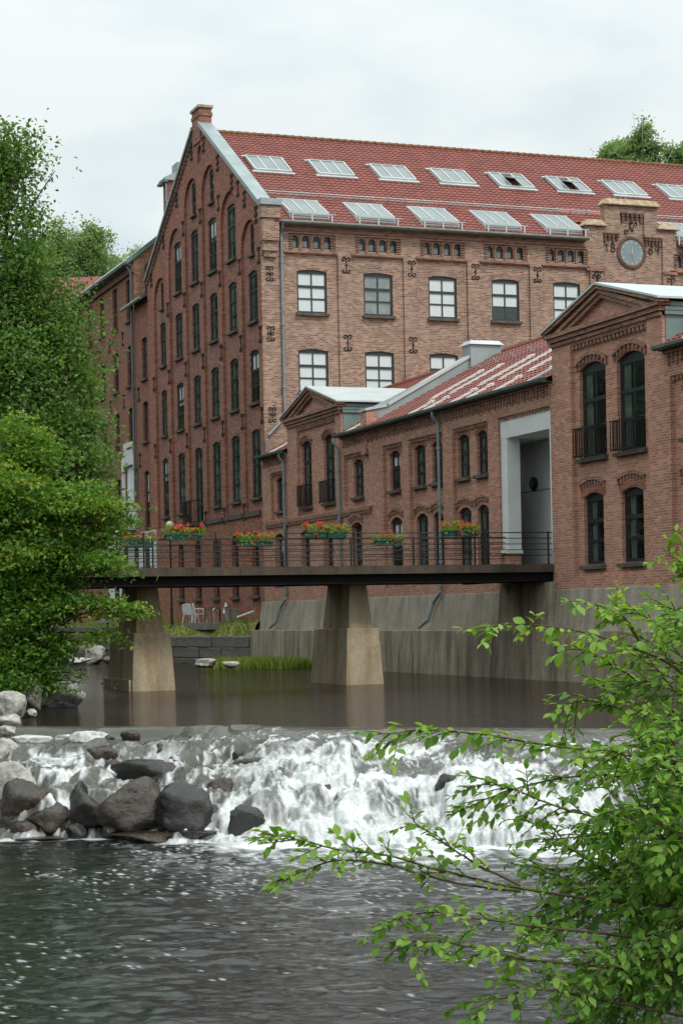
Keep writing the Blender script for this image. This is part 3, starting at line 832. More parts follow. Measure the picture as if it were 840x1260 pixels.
for k in range(12):
    a = 2*PI*k/12
    c, s = math.cos(a), math.sin(a)
    for r0, r1, wd in ((0.49, 0.58, 0.022),):
        mk.hexa([(CC+.02+r0*s-wd*c, 0.045, 19.32+r0*c+wd*s), (CC+.02+r0*s+wd*c, 0.045, 19.32+r0*c-wd*s), (CC+.02+r0*s+wd*c, 0.051, 19.32+r0*c-wd*s), (CC+.02+r0*s-wd*c, 0.051, 19.32+r0*c+wd*s)],
                [(CC+.02+r1*s-wd*c, 0.045, 19.32+r1*c+wd*s), (CC+.02+r1*s+wd*c, 0.045, 19.32+r1*c-wd*s), (CC+.02+r1*s+wd*c, 0.051, 19.32+r1*c-wd*s), (CC+.02+r1*s-wd*c, 0.051, 19.32+r1*c+wd*s)])
link('clock_marks', mk.mesh('clock_marks', M['gilt']), clk)
for ang, ln in ((math.radians(165), 0.46), (math.radians(12), 0.32)):
    hd = MB().tube([(CC+.02-0.10*math.sin(ang), 0.03, 19.32-0.10*math.cos(ang)), (CC+.02+ln*math.sin(ang), 0.03, 19.32+ln*math.cos(ang))], 0.022, 4, 0.012)
    link('clock_hand', hd.mesh('clock_hand', M['gilt']), clk)
# the date in wrought iron numerals and the scroll above the clock
def stroke(name, pts, r=0.026):
    MB().tube([(x, 0.075, z) for x, z in pts], r, 5).build(name, M['iron'], mill)
stroke('iron_numeral', [(17.52, 19.62), (17.60, 19.72), (17.60, 19.33)])
def circ(cx, cz, rx, rz_, a0=0, a1=360, n=12): return [(cx+rx*math.cos(math.radians(a0+(a1-a0)*i/n)), cz+rz_*math.sin(math.radians(a0+(a1-a0)*i/n))) for i in range(n+1)]
stroke('iron_numeral', circ(17.93, 19.62, 0.085, 0.10, -90, 270)+circ(17.93, 19.42, 0.105, 0.105, 90, 450))
stroke('iron_numeral', [(20.02, 19.72), (19.93, 19.58), (19.89, 19.42)]+circ(20.0, 19.42, 0.105, 0.10, 180, 540))
stroke('iron_numeral', [(20.34, 19.72), (20.26, 19.50), (20.48, 19.50)]); stroke('iron_numeral', [(20.42, 19.64), (20.42, 19.32)])
stroke('iron_scroll', circ(18.66, 20.32, 0.09, 0.09, 0, 300, 8)+[(18.83, 20.45), (18.92, 20.72)]+circ(19.0, 20.75, 0.04, 0.05, 180, 0, 4))
stroke('iron_scroll', [(18.83, 20.80), (18.98, 20.36)]+circ(19.02, 20.42, 0.05, 0.05, 200, 360, 4)); stroke('iron_scroll', [(19.0, 20.42), (19.12, 20.68)]+circ(19.2, 20.72, 0.07, 0.07, 180, -90, 6))
# --- roof
m_s = (RZ-EZ)/(RY+0.35); sl = math.hypot(RZ-EZ, RY+0.35)
sdn = (0, -(RY+0.35)/sl, -(RZ-EZ)/sl); nr = (0, -(RZ-EZ)/sl, (RY+0.35)/sl)
tile_roof('roof_tiles', (0.55, RY, RZ), (1, 0, 0), sdn, nr, 15.85, sl, 'tile', mill)
tile_roof('roof_tiles', (16.4, RY, RZ), (1, 0, 0), sdn, nr, 5.1, sl-2.2, 'tile', mill)
tile_roof('roof_tiles', (21.5, RY, RZ), (1, 0, 0), sdn, nr, 16.2, sl, 'tile', mill)
mb = MB()
rq = lambda xa, xb, y: mb.quad((xa, RY, RZ-0.02), (xa, y, EZ+(y+0.35)*0.648-0.06), (xb, y, EZ+(y+0.35)*0.648-0.06), (xb, RY, RZ-0.02))
rq(0.4, 16.4, -0.3); rq(16.4, 21.45, 0.6); rq(21.45, ML, -0.3)
mb.quad((0.4, RY, RZ-0.02), (ML, RY, RZ-0.02), (ML, 20.1, 19.6), (0.4, 20.1, 19.6))
mb.build('roof', M['tile'], mill)
mb = MB()
for i in range(92):
    x = 0.6+i*0.405
    mb.tube([(x, RY, RZ+0.02), (x+0.43, RY, RZ+0.045)], 0.12, 8, 0.135)
mb.build('ridge_tiles', M['ridge'], mill)['kind'] = 'stuff'
MB().box(0.1, 16.4, -0.02, 0.3, 19.712, 19.74).box(21.45, ML, -0.02, 0.3, 19.712, 19.74).build('eaves_board', M['gutter'], mill)
mb = MB()
for x0, x1 in ((0.86, 16.36), (21.5, ML)):
    ring = [(0.11*math.cos(a), -0.11*math.sin(a)) for a in np.linspace(0, PI, 7)]
    for i in range(6):
        (p, q), (p2, q2) = ring[i], ring[i+1]
        mb.quad((x0, -0.42+p, 19.80+q), (x1, -0.42+p, 19.80+q), (x1, -0.42+p2, 19.80+q2), (x0, -0.42+p2, 19.80+q2))
    mb.box(x0, x1, -0.31, 0.02, 19.70, 19.74); mb.box(x0, x1, -0.545, -0.525, 19.76, 19.83)
mb.build('gutter', M['gutter_lt'], mill)
def rp(x, y, h=0.0): return Vector((x, y, EZ+(y+0.35)*m_s))+Vector(nr)*h
# upper skylights, one light window of three panes each
def sky_mesh():
    mb = MB(); w, L, t = 1.9, 1.86, 0.16
    ex = Vector((1, 0, 0)); ey = -Vector(sdn); ez = Vector(nr)
    def P_(u, v, h): return ex*u+ey*v+ez*h
    def bx(u0, u1, v0, v1, h0, h1):
        mb.hexa([P_(u0, v0, h0), P_(u1, v0, h0), P_(u1, v1, h0), P_(u0, v1, h0)], [P_(u0, v0, h1), P_(u1, v0, h1), P_(u1, v1, h1), P_(u0, v1, h1)])
    bx(0, 0.07, 0, L, 0, t); bx(w-0.07, w, 0, L, 0, t); bx(0.07, w-0.07, 0, 0.09, 0, t-0.02); bx(0.07, w-0.07, L-0.07, L, 0, t)
    for k in (1, 2): bx(w*k/3-0.03, w*k/3+0.03, 0.09, L-0.07, 0.04, t-0.01)
    bx(-0.12, w+0.12, -0.18, 0.0, 0.0, 0.06); bx(-0.12, w+0.12, L, L+0.14, 0, 0.08)
    return mb.mesh('skylight', M['metal_lt'])
def skp_mesh(w=0.58, L=1.72, name='pane', t=0.125):
    mb = MB(); ex = Vector((1, 0, 0)); ey = -Vector(sdn); ez = Vector(nr)
    lo = [ex*a+ey*b+ez*(t-0.012) for a, b in ((0, 0), (w, 0), (w, L), (0, L))]; hi = [p+ez*0.012 for p in lo]
    return mb.hexa(lo, hi).mesh(name, M['sky_pane'])
M['sky_pane'] = plain('skylight_pane', (0.20, 0.245, 0.235), 0.22, 0.05, 1.0)
M['sky_pane'].node_tree.nodes['Principled BSDF'].inputs['Specular IOR Level'].default_value = 0.7
sm, pm = sky_mesh(), skp_mesh()
def put(name, me, par, loc, rz=0.0):
    o = link(name, me, par, None, rz); o.location = loc
    if par.parent is None: o.matrix_parent_inverse = Matrix.Translation(-Vector(par.location))
    return o
for i in range(8):
    x = 1.40+BW*i
    s = put('skylight', sm, mill, rp(x, 5.0, 0.05))
    for k in range(3):
        q = link('pane', pm, s, (0.04+k*0.62, 0, 0))
        q.location = Vector((0.055+k*0.605, 0, 0)) - Vector(sdn)*0.08
        if i in (4, 5) and k == 1:                          # two panes stand open on a tilt
            q.rotation_euler = (math.radians(-16), 0, 0); q.location += Vector(nr)*0.42+Vector(sdn)*0.1
# lower skylights: a flatter glazed top over an upright louvred front
def dorm_mesh():
    mb = MB(); w = 1.92
    A = rp(0, 1.85, 0.12); B = Vector((0, 0.12, EZ+0.62))
    o = rp(0, 0, 0)
    A -= o; B -= o
    up = Vector((0, -(A.z-B.z), A.y-B.y)).normalized()
    for u0, u1 in ((0, 0.06), (w-0.06, w)):
        mb.hexa([(u0, B.y, B.z-0.75), (u1, B.y, B.z-0.75), (u1, A.y, A.z-0.2), (u0, A.y, A.z-0.2)], [(u0, B.y, B.z), (u1, B.y, B.z), (u1, A.y, A.z), (u0, A.y, A.z)])
    for k in (1, 2):
        x = w*k/3; mb.hexa([(x-.03, B.y, B.z-.05), (x+.03, B.y, B.z-.05), (x+.03, A.y, A.z-.05), (x-.03, A.y, A.z-.05)], [(x-.03, B.y, B.z+.02), (x+.03, B.y, B.z+.02), (x+.03, A.y, A.z+.02), (x-.03, A.y, A.z+.02)])
    mb.box(0.06, w-0.06, B.y-0.06, B.y+0.02, B.z-0.12, B.z+0.02)
    mb.box(-0.05, w+0.05, A.y-0.02, A.y+0.2, A.z-0.05, A.z+0.04)
    return mb.mesh('skylight', M['metal_lt']), A, B, w
dm, dA, dB, dw = dorm_mesh()
mb = MB(); lo = [Vector((0.03, dB.y, dB.z-0.02)), Vector((0.60, dB.y, dB.z-0.02)), Vector((0.60, dA.y, dA.z-0.02)), Vector((0.03, dA.y, dA.z-0.02))]
dpm = mb.hexa(lo, [p+Vector((0, 0, 0.015)) for p in lo]).mesh('pane', M['sky_pane'])
mb = MB()
for k in range(5): mb.box(0.06, dw-0.06, dB.y-0.05, dB.y+0.01, dB.z-0.60+k*0.1, dB.z-0.53+k*0.1)
mb.box(0.06, dw-0.06, dB.y+0.01, dB.y+0.03, dB.z-0.65, dB.z-0.1)
lou = mb.mesh('louvre', M['metal'])
mb = MB()
for x in (0.05, dw/2+0.02, dw+0.02): mb.box(x-0.03, x+0.03, dB.y-0.30, dB.y-0.26, dB.z-0.62, dB.z-0.10)
mb.box(-0.2, dw+0.2, dB.y-0.30, dB.y-0.27, dB.z-0.14, dB.z-0.10)
gm = mb.mesh('snow_guard', M['metal_lt'])
for i in (0, 1, 2, 3, 4, 6, 7):
    x = 1.45+BW*i if i < 5 else 2.0+BW*i
    s = put('skylight', dm, mill, rp(x, 0, 0))
    for k in range(3): link('pane', dpm, s, (k*0.64, 0, 0))
    link('louvre', lou, s, (0, 0, 0)); link('snow_guard', gm, s, (0, 0, 0))
mb = MB()                                                   # snow rail across the slope
for h in (0.16, 0.26): mb.tube([rp(0.8, 2.35, h), rp(30, 2.35, h)], 0.022, 5)
for i in range(34): mb.tube([rp(1.0+i*0.88, 2.45, 0.0), rp(1.0+i*0.88, 2.30, 0.32)], 0.028, 4)
mb.build('snow_rail', M['metal_lt'], mill)
# --- rest of the body: hidden walls, inner walls behind the windows coloured near black for unlit rooms, tower behind the gable
MB().box(0.9, 0.95, 0.6, 19.4, 1.5, 20.4).build('dark_inner_wall', M['room_shade'], mill)
MB().box(0.96, ML-0.3, 0.85, 0.9, 1.5, 19.6).build('dark_inner_wall', M['room_shade'], mill)
mb = MB(); mb.quad((ML, 0.1, 1), (ML, 19.8, 1), (ML, 19.8, 19.8), (ML, RY, RZ), (ML, 0.1, 19.8)); mb.quad((0.1, 19.82, 1), (ML, 19.82, 1), (ML, 19.82, 19.8), (0.1, 19.82, 19.8))
mb.build('rear_walls', M['brick_gable'], mill)
mb = MB(); mb.box(1.3, 5.5, 19.95, 20.9, 18.5, 26.15)
tw_ = mb.build('stair_tower', M['brick_gable'], mill)
mb = MB(); mb.hexa([(1.1, 19.8, 26.15), (2.0, 19.8, 26.15), (2.0, 21.1, 26.15), (1.1, 21.1, 26.15)], [(1.1, 19.8, 26.3), (2.0, 19.8, 26.75), (2.0, 21.1, 26.75), (1.1, 21.1, 26.3)])
mb.box(1.85, 5.6, 19.9, 21.0, 26.15, 27.2)
link('tower_roof', mb.mesh('tower_roof', M['metal']), tw_)
MB().box(1.02, 1.28, 19.75, 21.15, 26.02, 26.15).build('tower_gutter', M['pipe_dk'], mill)
downpipe(mill, [(1.2, 19.95, 26.1), (1.2, 19.88, 25.8), (1.22, 19.87, 20.5)], 0.06, 'pipe')
# --- downpipes and the iron balcony in front of the gable door
downpipe(mill, [(0.95, -0.42, 19.75), (0.95, -0.32, 19.5), (0.95, -0.1, 19.2), (0.95, -0.1, 11.15), (0.85, -0.12, 10.85), (0.16, -0.16, 10.15), (0.06, -0.16, 9.95), (0.02, -0.16, 2.6)], 0.06)
def balcony(parent, fac, a0, a1, z0, z1, out=0.32, n=9, name='balconette', d=0.0):
    mb = MB()
    def B(a, b, c, dd, e, f): fac.box(mb, a, b, c, dd, d+e, d+f)
    for z in (z0+0.05, z1-0.03): 
        B(a0, a1, z, z+0.035, -out, -out+0.03)
        B(a0, a0+0.03, z, z+0.035, -out, 0.0); B(a1-0.03, a1, z, z+0.035, -out, 0.0)
    for i in range(n+1):
        a = a0+(a1-a0-0.025)*i/n; B(a, a+0.025, z0, z1, -out+0.003, -out+0.027)
    for i in range(1, 3):
        for a in (a0, a1-0.025): B(a, a+0.025, z0+0.05, z1, -out+out*i/3, -out+out*i/3+0.024)
    return mb.build(name, M['iron'], parent)
balcony(mill, GF, cols[3]-0.75, cols[3]+0.75, 6.75, 7.9, 0.55, 10)
MB().box(-0.62, 0.0, cols[3]-0.8, cols[3]+0.8, 6.6, 6.74).build('balcony_slab', M['sill'], mill)
# ------------------------------------------------------------------ the brick wing beyond the gable
wing = thing('brick_wing', 'long plain red brick wing with rows of narrow windows, running on beyond the gable front', 'mill wing', (0, 23, 1.5))
WF = Fac('X', 0.06)
wcol = [20.95+3.25*i for i in range(10)]
ww = []
for i, c in enumerate(wcol):
    if i: ww.append((c, 0.56, 19.02, 21.35, 0.0))
    ww.append((c, 0.56, 15.32, 17.6, 0.10)); ww.append((c, 0.56, 11.85, 14.05, 0.10))
    if i != 1: ww.append((c, 0.52, 5.95, 10.2, 0.10))
wholes = [hole(c-h_, c+h_, a, b, r) for c, h_, a, b, r in ww]+[hole(23.55, 25.75, 7.05, 10.8, 0.0)]
wall('wing_wall', WF, [(19.9, 1.0), (54, 1.0), (54, 22.2), (22.95, 22.2), (22.95, 19.7), (19.9, 19.7)], wholes, 0.0, 0.25, M['brick_wing'], wing)
rr = random.Random(9)
for c, h_, a, b, r in ww:
    if c < 44: window(wing, WF, c-h_, c+h_, a, b, r, 2, (0.33, 0.66) if b-a < 3 else (0.25, 0.5, 0.75), 0.12, blind=rnd_curtain(rr))
MB().box(0.7, 0.75, 20.2, 53.5, 1.5, 22).build('dark_inner_wall', M['room_shade'], wing)  # unlit rooms shown by its dark colour
mb = MB(); mb.quad((0.06, 22.95, 19.5), (12, 22.95, 19.5), (12, 22.95, 22.2), (6.2, 22.95, 27.0), (0.06, 22.95, 22.2))
mb.build('end_wall', M['brick_end'], wing)
mb = MB()
mb.hexa([(-0.35, 22.85, 22.05), (6.2, 22.85, 27.2), (6.2, 54, 27.2), (-0.35, 54, 22.05)], [(-0.35, 22.85, 22.2), (6.2, 22.85, 27.35), (6.2, 54, 27.35), (-0.35, 54, 22.2)])
mb.quad((6.2, 22.85, 27.35), (12.6, 22.85, 22.1), (12.6, 54, 22.1), (6.2, 54, 27.35))
mb.build('roof', M['metal_gn'], wing)
mb = MB()
mb.hexa([(-0.36, 22.80, 21.98), (6.2, 22.80, 27.13), (6.2, 22.9, 27.13), (-0.36, 22.9, 21.98)], [(-0.36, 22.80, 22.26), (6.2, 22.80, 27.41), (6.2, 22.9, 27.41), (-0.36, 22.9, 22.26)])
mb.build('verge_board', M['metal_gn'], wing)
mb = MB(); mb.box(-0.5, -0.3, 22.85, 54, 21.95, 22.12); mb.box(-0.3, 0.05, 22.95, 54, 21.9, 22.04); mb.build('gutter', M['gutter'], wing)
mb = MB(); mb.box(-0.1, 0.06, 22.96, 54, 21.55, 21.9); mb.build('eaves_band', M['brick_dark'], wing)
mb = MB(); mb.hexa([(-0.35, 19.9, 19.55), (2.5, 19.9, 20.9), (2.5, 22.95, 20.9), (-0.35, 22.95, 19.55)], [(-0.35, 19.9, 19.68), (2.5, 19.9, 21.03), (2.5, 22.95, 21.03), (-0.35, 22.95, 19.68)])
mb.build('lean_to_roof', M['sill'], wing)
mb = MB(); mb.tube([(-0.42, 19.8, 19.6), (-0.42, 24.0, 19.55)], 0.1, 8); mb.build('lean_to_gutter', M['gutter_lt'], wing)
downpipe(wing, [(-0.40, 23.05, 22.0), (-0.1, 23.02, 21.5), (-0.08, 23.0, 8.5)], 0.075, 'pipe_dk')
for y in (22.3, 25.7, 28.95): 
    for z in (10.9, 14.6, 18.2):
        if not (y < 23 and z > 18): anchor(wing, WF, y, z, 0.0, 'I', 1.0)
# white doorway with a pediment of its own, iron balcony, white painted ground floor
mb = MB()
for a0, a1, z0, z1 in ((23.1, 23.55, 7.0, 10.8), (25.75, 26.2, 7.0, 10.8), (23.1, 26.2, 10.8, 11.35), (23.6, 25.7, 11.35, 12.1)): WF.box(mb, a0, a1, z0, z1, -0.12, 0.02)
dr = mb.build('door_surround', M['white'], wing)
link('door', MB().box(0.16, 0.22, 23.55, 25.75, 7.05, 10.8).box(0.12, 0.17, 24.6, 24.72, 7.05, 10.8).box(0.12, 0.17, 23.55, 25.75, 9.4, 9.5).mesh('door', M['plaster']), dr)
MB().box(-1.15, 0.05, 23.0, 27.0, 6.9, 7.06).build('balcony_slab', M['sill'], wing)
balcony(wing, WF, 23.05, 26.95, 7.06, 8.1, 1.1, 16, 'balcony_rail')
MB().box(-0.06, 0.02, 18.9, 30.0, 4.9, 6.85).box(-0.02, 0.03, 18.9, 30, 1.4, 4.9).build('white_ground_floor', M['white'], wing)
mb = MB()
for y in (20.2, 22.6, 25.0, 27.4): mb.box(-0.075, 0.0, y, y+0.9, 3.0, 6.1)
mb.build('dark_doorways', M['frame_gn'], wing)

# ------------------------------------------------------------------ the low annex along the river wall
annex = thing('brick_annex', 'low pinkish brick building on the river wall with two small pediments and a grey portal', 'annex building', (0, -20, 2.6))
AF = Fac('X', 0.0)
A_END = -44.0
up = [(-2.75, -1.60), (-12.15, -11.10), (-15.90, -14.90), (-18.30, -17.30), (-19.80, -18.90), (-22.10, -21.15), (-23.55, -22.70), (-37.2, -36.1)]
lo_ = [(-2.75, -1.60), (-6.15, -5.05), (-8.95, -7.85), (-12.2, -11.05), (-16.0, -14.85), (-18.42, -17.35), (-19.80, -18.90), (-22.16, -21.1), (-23.55, -22.65)]
bg = [(-31.75, -30.12, 6.56, 9.38, 0.21), (-34.03, -32.42, 6.56, 9.38, 0.21)]
bl = [(-31.48, -30.25, 3.36, 5.50, 0.14), (-33.82, -32.55, 3.36, 5.50, 0.14), (-37.3, -36.0, 3.36, 5.50, 0.14)]
sg = [(-6.20, -5.0, 6.63, 9.38, 0.17), (-8.95, -7.75, 6.63, 9.38, 0.17)]
ah = [hole(a, b, 6.65, 8.10, 0.14) for a, b in up]+[hole(a, b, 3.45, 5.62, 0.18) for a, b in lo_]+[hole(*q) for q in bg+bl+sg]
PORT = (-28.4, -24.65)
ah.append(hole(PORT[0], PORT[1], 2.75, 8.30))
GZ = 10.46
def skyline(f=0.0):
    return [(A_END, 2.55), (0.0, 2.55), (0.0, 9.05), (-3.5+f, 9.05), (-3.5+f, GZ), (-10.1-f, GZ), (-10.1-f, 9.05), (-28.6+f, 9.05), (-28.6+f, GZ), (-35.25-f, GZ), (-35.25-f, 9.05), (A_END, 9.05)]
wall('river_wall', AF, [(a if a > A_END else A_END+0.02, z-(0.04 if z > 5 else 0)) for a, z in skyline(-0.06)], ah, 0.0, 0.26, M['brick_annex'], annex)
PT = 8.36
ph = [hole(-3.15, -1.15, 6.25, PT), hole(-13.1, -10.35, 6.25, PT), hole(-9.45, -4.75, 6.25, 10.02), hole(-16.45, -14.5, 2.95, PT), hole(-20.1, -17.05, 2.95, PT),
      hole(-23.85, -20.95, 2.95, PT), hole(PORT[0]-0.02, PORT[1]+0.02, 2.75, PT), hole(-34.4, -29.8, 3.02, 10.02), hole(-39.5, -35.6, 3.02, PT)]
ph += [hole(a-0.02, b+0.02, 3.45, 5.64, 0.18) for a, b in lo_[:4]]
wall('river_pilasters', AF, skyline(), ph, -0.13, 0.13, M['brick_annex'], annex, edge=0.4)
rr = random.Random(21)
for a, b in up: window(annex, AF, a, b, 6.65, 8.10, 0.14, 2, (0.33, 0.66), 0.11, blind=rnd_curtain(rr))
for a, b in lo_: window(annex, AF, a, b, 3.45, 5.62, 0.18, 2, (0.33, 0.66), 0.11, blind=rnd_curtain(rr))
for q in sg: window(annex, AF, *q, 2, (0.25, 0.5, 0.75), 0.11, blind=[('curtain_gn', 0.04, 0.5, 0, 1)])
for i, q in enumerate(bg+bl): window(annex, AF, *q, 2, (0.34, 0.67), 0.11, panes='each', fw=0.10, blind=[('curtain_gn', 0.03, 0.30, 0.0, 1.0)] if i < 2 else [('curtain', 0.12, 0.46, 0.0, 1.0)], lower_solid=0.0)
mb = MB()                                                  # corbel courses under the eaves and over the panels
for a0, a1 in ((-3.15, -1.15), (-13.1, -10.35), (-16.45, -14.5), (-20.1, -17.05), (-23.85, -20.95), (-28.4, -24.65), (-39.5, -35.6)): teeth(mb, AF, a0, a1, PT+0.02, -0.10, 0.0, 0.10, 0.10, 0.10)
for a0, a1 in ((-9.45, -4.75), (-34.4, -29.8)): teeth(mb, AF, a0, a1, 10.04, -0.12, 0.0, 0.13, 0.10, 0.12)
for a0, a1 in ((-3.4, -0.1), (-28.5, -10.2), (A_END, -35.4)):
    AF.box(mb, a0, a1, 8.98, 9.06, -0.24, -0.13)
    n = int((a1-a0)/0.22)
    for i in range(n): AF.box(mb, a0+i*0.22, a0+i*0.22+0.10, 8.66+0.05*(i % 2), 8.98, -0.185, -0.13)
teeth(mb, AF, -13.3, -0.5, 6.12, -0.24, -0.13, 0.12, 0.10, 0.10, 0.08); AF.box(mb, -13.35, -0.45, 6.12, 6.20, -0.20, -0.13)
mb.build('corbel_courses', M['brick_trim'], annex)['kind'] = 'stuff'
mb = MB()
for a, b in lo_[3:]+[q[:2] for q in bl]: hood(mb, AF, a, b, 5.62, 0.16, -0.13 if b > -13 else 0.0)
for q in bg+sg: hood(mb, AF, q[0], q[1], q[3]-0.16, 0.26, 0.0)
mb.build('hood_moulds', M['brick_trim'], annex)['kind'] = 'stuff'
mb = MB()
for q in bg+sg+bl: voussoirs(mb, AF, q[0], q[1], q[3]-q[4], q[4], 0.0, 0.2, 13)
for a, b in up: voussoirs(mb, AF, a, b, 7.96, 0.14, 0.0, 0.17, 9)
mb.build('window_arches', M['brick_pil'], annex)['kind'] = 'stuff'
MB().box(-0.07, 0.02, -34.35, -29.85, 2.98, 3.10).box(-0.05, 0.02, -39.4, -35.7, 2.98, 3.10).build('plinth_course', M['brick_annex'], annex)
for q in bg: balcony(annex, AF, q[0]+0.06, q[1]-0.06, q[2]-0.02, q[2]+0.88, 0.30, 11)
for q in sg: balcony(annex, AF, q[0]-0.05, q[1]+0.05, q[2]-0.02, q[2]+0.88, 0.26, 9)
# inner wall, its near-black colour standing in for unlit rooms
MB().box(0.75, 0.8, -20.4, -0.3, 2.7, 9.0).box(0.75, 0.8, A_END+.2, -28.8, 2.7, 9.0).box(0.95, 1.0, -9.9, -3.6, 9.0, 10.3).box(0.95, 1.0, -35.0, -28.8, 9.0, 10.3).build('dark_inner_wall', M['room_shade'], annex)
# pedimented gables
def pediment(c, hw):
    y0, y1 = c-hw, c+hw; ap = 11.36; tip = GZ
    g = MB()
    for k, (o, z0, z1) in enumerate(((0.20, 10.08, 10.20), (0.27, 10.21, 10.33), (0.35, 10.34, 10.46))):
        AF.box(g, y0-(0.0+0.06*k), y1+(0.06*k), z0, z1, -o, 0.1)
    cor = g.build('cornice', M['brick_trim'], annex)
    t = MB(); t.prism([(-0.06, y0, tip), (-0.06, y1, tip), (-0.06, c, ap-0.02)], [(0.25, y0, tip), (0.25, y1, tip), (0.25, c, ap-0.02)])
    t.build('tympanum', M['brick_annex'], annex)
    r = MB()
    for s, ye in ((1, y1+0.2), (-1, y0-0.2)):
        for k, (o, q0, q1) in enumerate(((0.37, -0.02, 0.09), (0.29, -0.15, -0.035), (0.21, -0.28, -0.165))):
            zt = tip-0.02; L = [(ye, zt+q0), (ye, zt+q1), (c, ap+q1+0.03), (c, ap+q0+0.03)]
            if q0 < -0.05: L = [(c+(ye-c)*(0.86-0.13*k), tip+0.0), (c+(ye-c)*(0.97-0.13*k), tip+0.0), (c, ap+q1+0.03), (c, ap+q0+0.03)]
            r.prism([(-o-0.002*k, a, z) for a, z in L], [(-0.02, a, z) for a, z in L])
    r.build('raking_cornice', M['brick_trim'], annex)
    f = MB()
    for s, ye in ((1, y1+0.26), (-1, y0-0.26)):
        f.hexa([(-0.42, ye, tip+0.05), (-0.42, c, ap+0.12), (4.4, c, ap+0.12), (2.4, ye, tip+0.05)][::s], [(-0.42, ye, tip+0.11), (-0.42, c, ap+0.19), (4.4, c, ap+0.19), (2.4, ye, tip+0.11)][::s])
    f.build('gable_roof', M['metal_lt'], annex)
    k = MB(); k.hexa([(-0.03, y0-0.03, 8.9), (2.4, y0-0.03, 8.9), (2.4, y0+0.1, 8.9), (-0.03, y0+0.1, 8.9)], [(-0.03, y0-0.03, tip+0.02), (2.4, y0-0.03, tip+0.02), (2.4, y0+0.1, tip+0.02), (-0.03, y0+0.1, tip+0.02)])
    k2 = MB(); k2.hexa([(-0.03, y1-0.1, 8.9), (2.4, y1-0.1, 8.9), (2.4, y1+0.03, 8.9), (-0.03, y1+0.03, 8.9)], [(-0.03, y1-0.1, tip+0.02), (2.4, y1-0.1, tip+0.02), (2.4, y1+0.03, tip+0.02), (-0.03, y1+0.03, tip+0.02)])
    for z in (10.1, 10.22, 10.34): k.box(-0.08, 2.3, y0-0.10, y0-0.03, z, z+0.10)
    k.build('cheek_cladding', M['metal_gn'], annex); k2.build('cheek_cladding', M['metal_gn'], annex)
pediment(-6.80, 3.30); pediment(-31.92, 3.33)
# roof
ma = 0.525; AX0, AZ0, AXR = -0.30, 9.15, 5.5; AZR = AZ0+(AXR-AX0)*ma
sa = math.hypot(AXR-AX0, AZR-AZ0); adn = (-(AXR-AX0)/sa, 0, -(AZR-AZ0)/sa); anr = (-(AZR-AZ0)/sa, 0, (AXR-AX0)/sa)
for y0, y1, cut in ((-3.5, -0.05, 0), (-10.1, -3.5, 3.3), (-12.35, -10.1, 0), (-28.6, -13.0, 0), (-35.25, -28.6, 3.3), (A_END, -35.25, 0)):
    tile_roof('roof_tiles', (AXR, y1, AZR+0.02), (0, -1, 0), adn, anr, y1-y0, sa-cut, 'tile', annex)
mb = MB()
for y0, y1, xc in ((-3.5, -0.02, AX0), (-10.1, -3.5, 2.2), (-28.6, -10.1, AX0), (-35.25, -28.6, 2.2), (A_END, -35.25, AX0)):
    zc_ = AZ0-0.03+(xc-AX0)*ma; mb.quad((xc, y0, zc_), (AXR, y0, AZR-0.03), (AXR, y1, AZR-0.03), (xc, y1, zc_))
mb.quad((AXR, A_END, AZR-0.03), (11.3, A_END, AZ0), (11.3, -0.02, AZ0), (AXR, -0.02, AZR-0.03))
mb.build('roof', M['tile'], annex)
mb = MB()
for i in range(108):
    y = -0.05-i*0.405
    if not -13.3 < y < -12.3: mb.tube([(AXR, y, AZR+0.04), (AXR, y-0.43, AZR+0.06)], 0.11, 7, 0.125)
mb.build('ridge_tiles', M['tile'], annex)['kind'] = 'stuff'
mb = MB()
for y0, y1 in ((-3.45, -0.05), (-28.55, -10.15), (A_END, -35.3)):
    ring = [(0.10*math.cos(a), -0.11*math.sin(a)) for a in np.linspace(0, PI, 7)]
    for i in range(6):
        (p, q), (p2, q2) = ring[i], ring[i+1]
        mb.quad((-0.42+p, y0, 9.17+q), (-0.42+p2, y0, 9.17+q2), (-0.42+p2, y1, 9.17+q2), (-0.42+p, y1, 9.17+q))
    mb.box(-0.32, -0.12, y0, y1, 9.06, 9.10); mb.box(-0.53, -0.51, y0, y1, 9.10, 9.19)
    mb.box(-0.52, -0.32, y0, y0+0.02, 9.05, 9.18)
mb.build('gutter', M['gutter'], annex)
def ra(x, y, h=0.0): return Vector((x, y, AZ0+(x-AX0)*ma))+Vector(anr)*h
# fire wall with sheet metal coping and its square head at the ridge
mb = MB()
mb.hexa([(-0.12, -12.95, 9.1), (4.4, -12.95, 11.3), (4.4, -12.4, 11.3), (-0.12, -12.4, 9.1)], [(-0.12, -12.95, 9.86), (4.4, -12.95, 12.1), (4.4, -12.4, 12.1), (-0.12, -12.4, 9.86)])
mb.hexa([(4.25, -13.1, 11.0), (5.55, -13.1, 11.6), (5.55, -12.3, 11.6), (4.25, -12.3, 11.0)], [(4.25, -13.1, 12.55), (5.55, -13.1, 12.55), (5.55, -12.3, 12.55), (4.25, -12.3, 12.55)])
fwl = mb.build('fire_wall', M['metal'], annex)
mb = MB()
mb.hexa([(-0.2, -13.02, 9.86), (0.75, -13.02, 10.04), (0.75, -12.33, 10.04), (-0.2, -12.33, 9.86)], [(-0.2, -13.02, 9.96), (0.75, -13.02, 10.16), (0.75, -12.33, 10.16), (-0.2, -12.33, 9.96)])
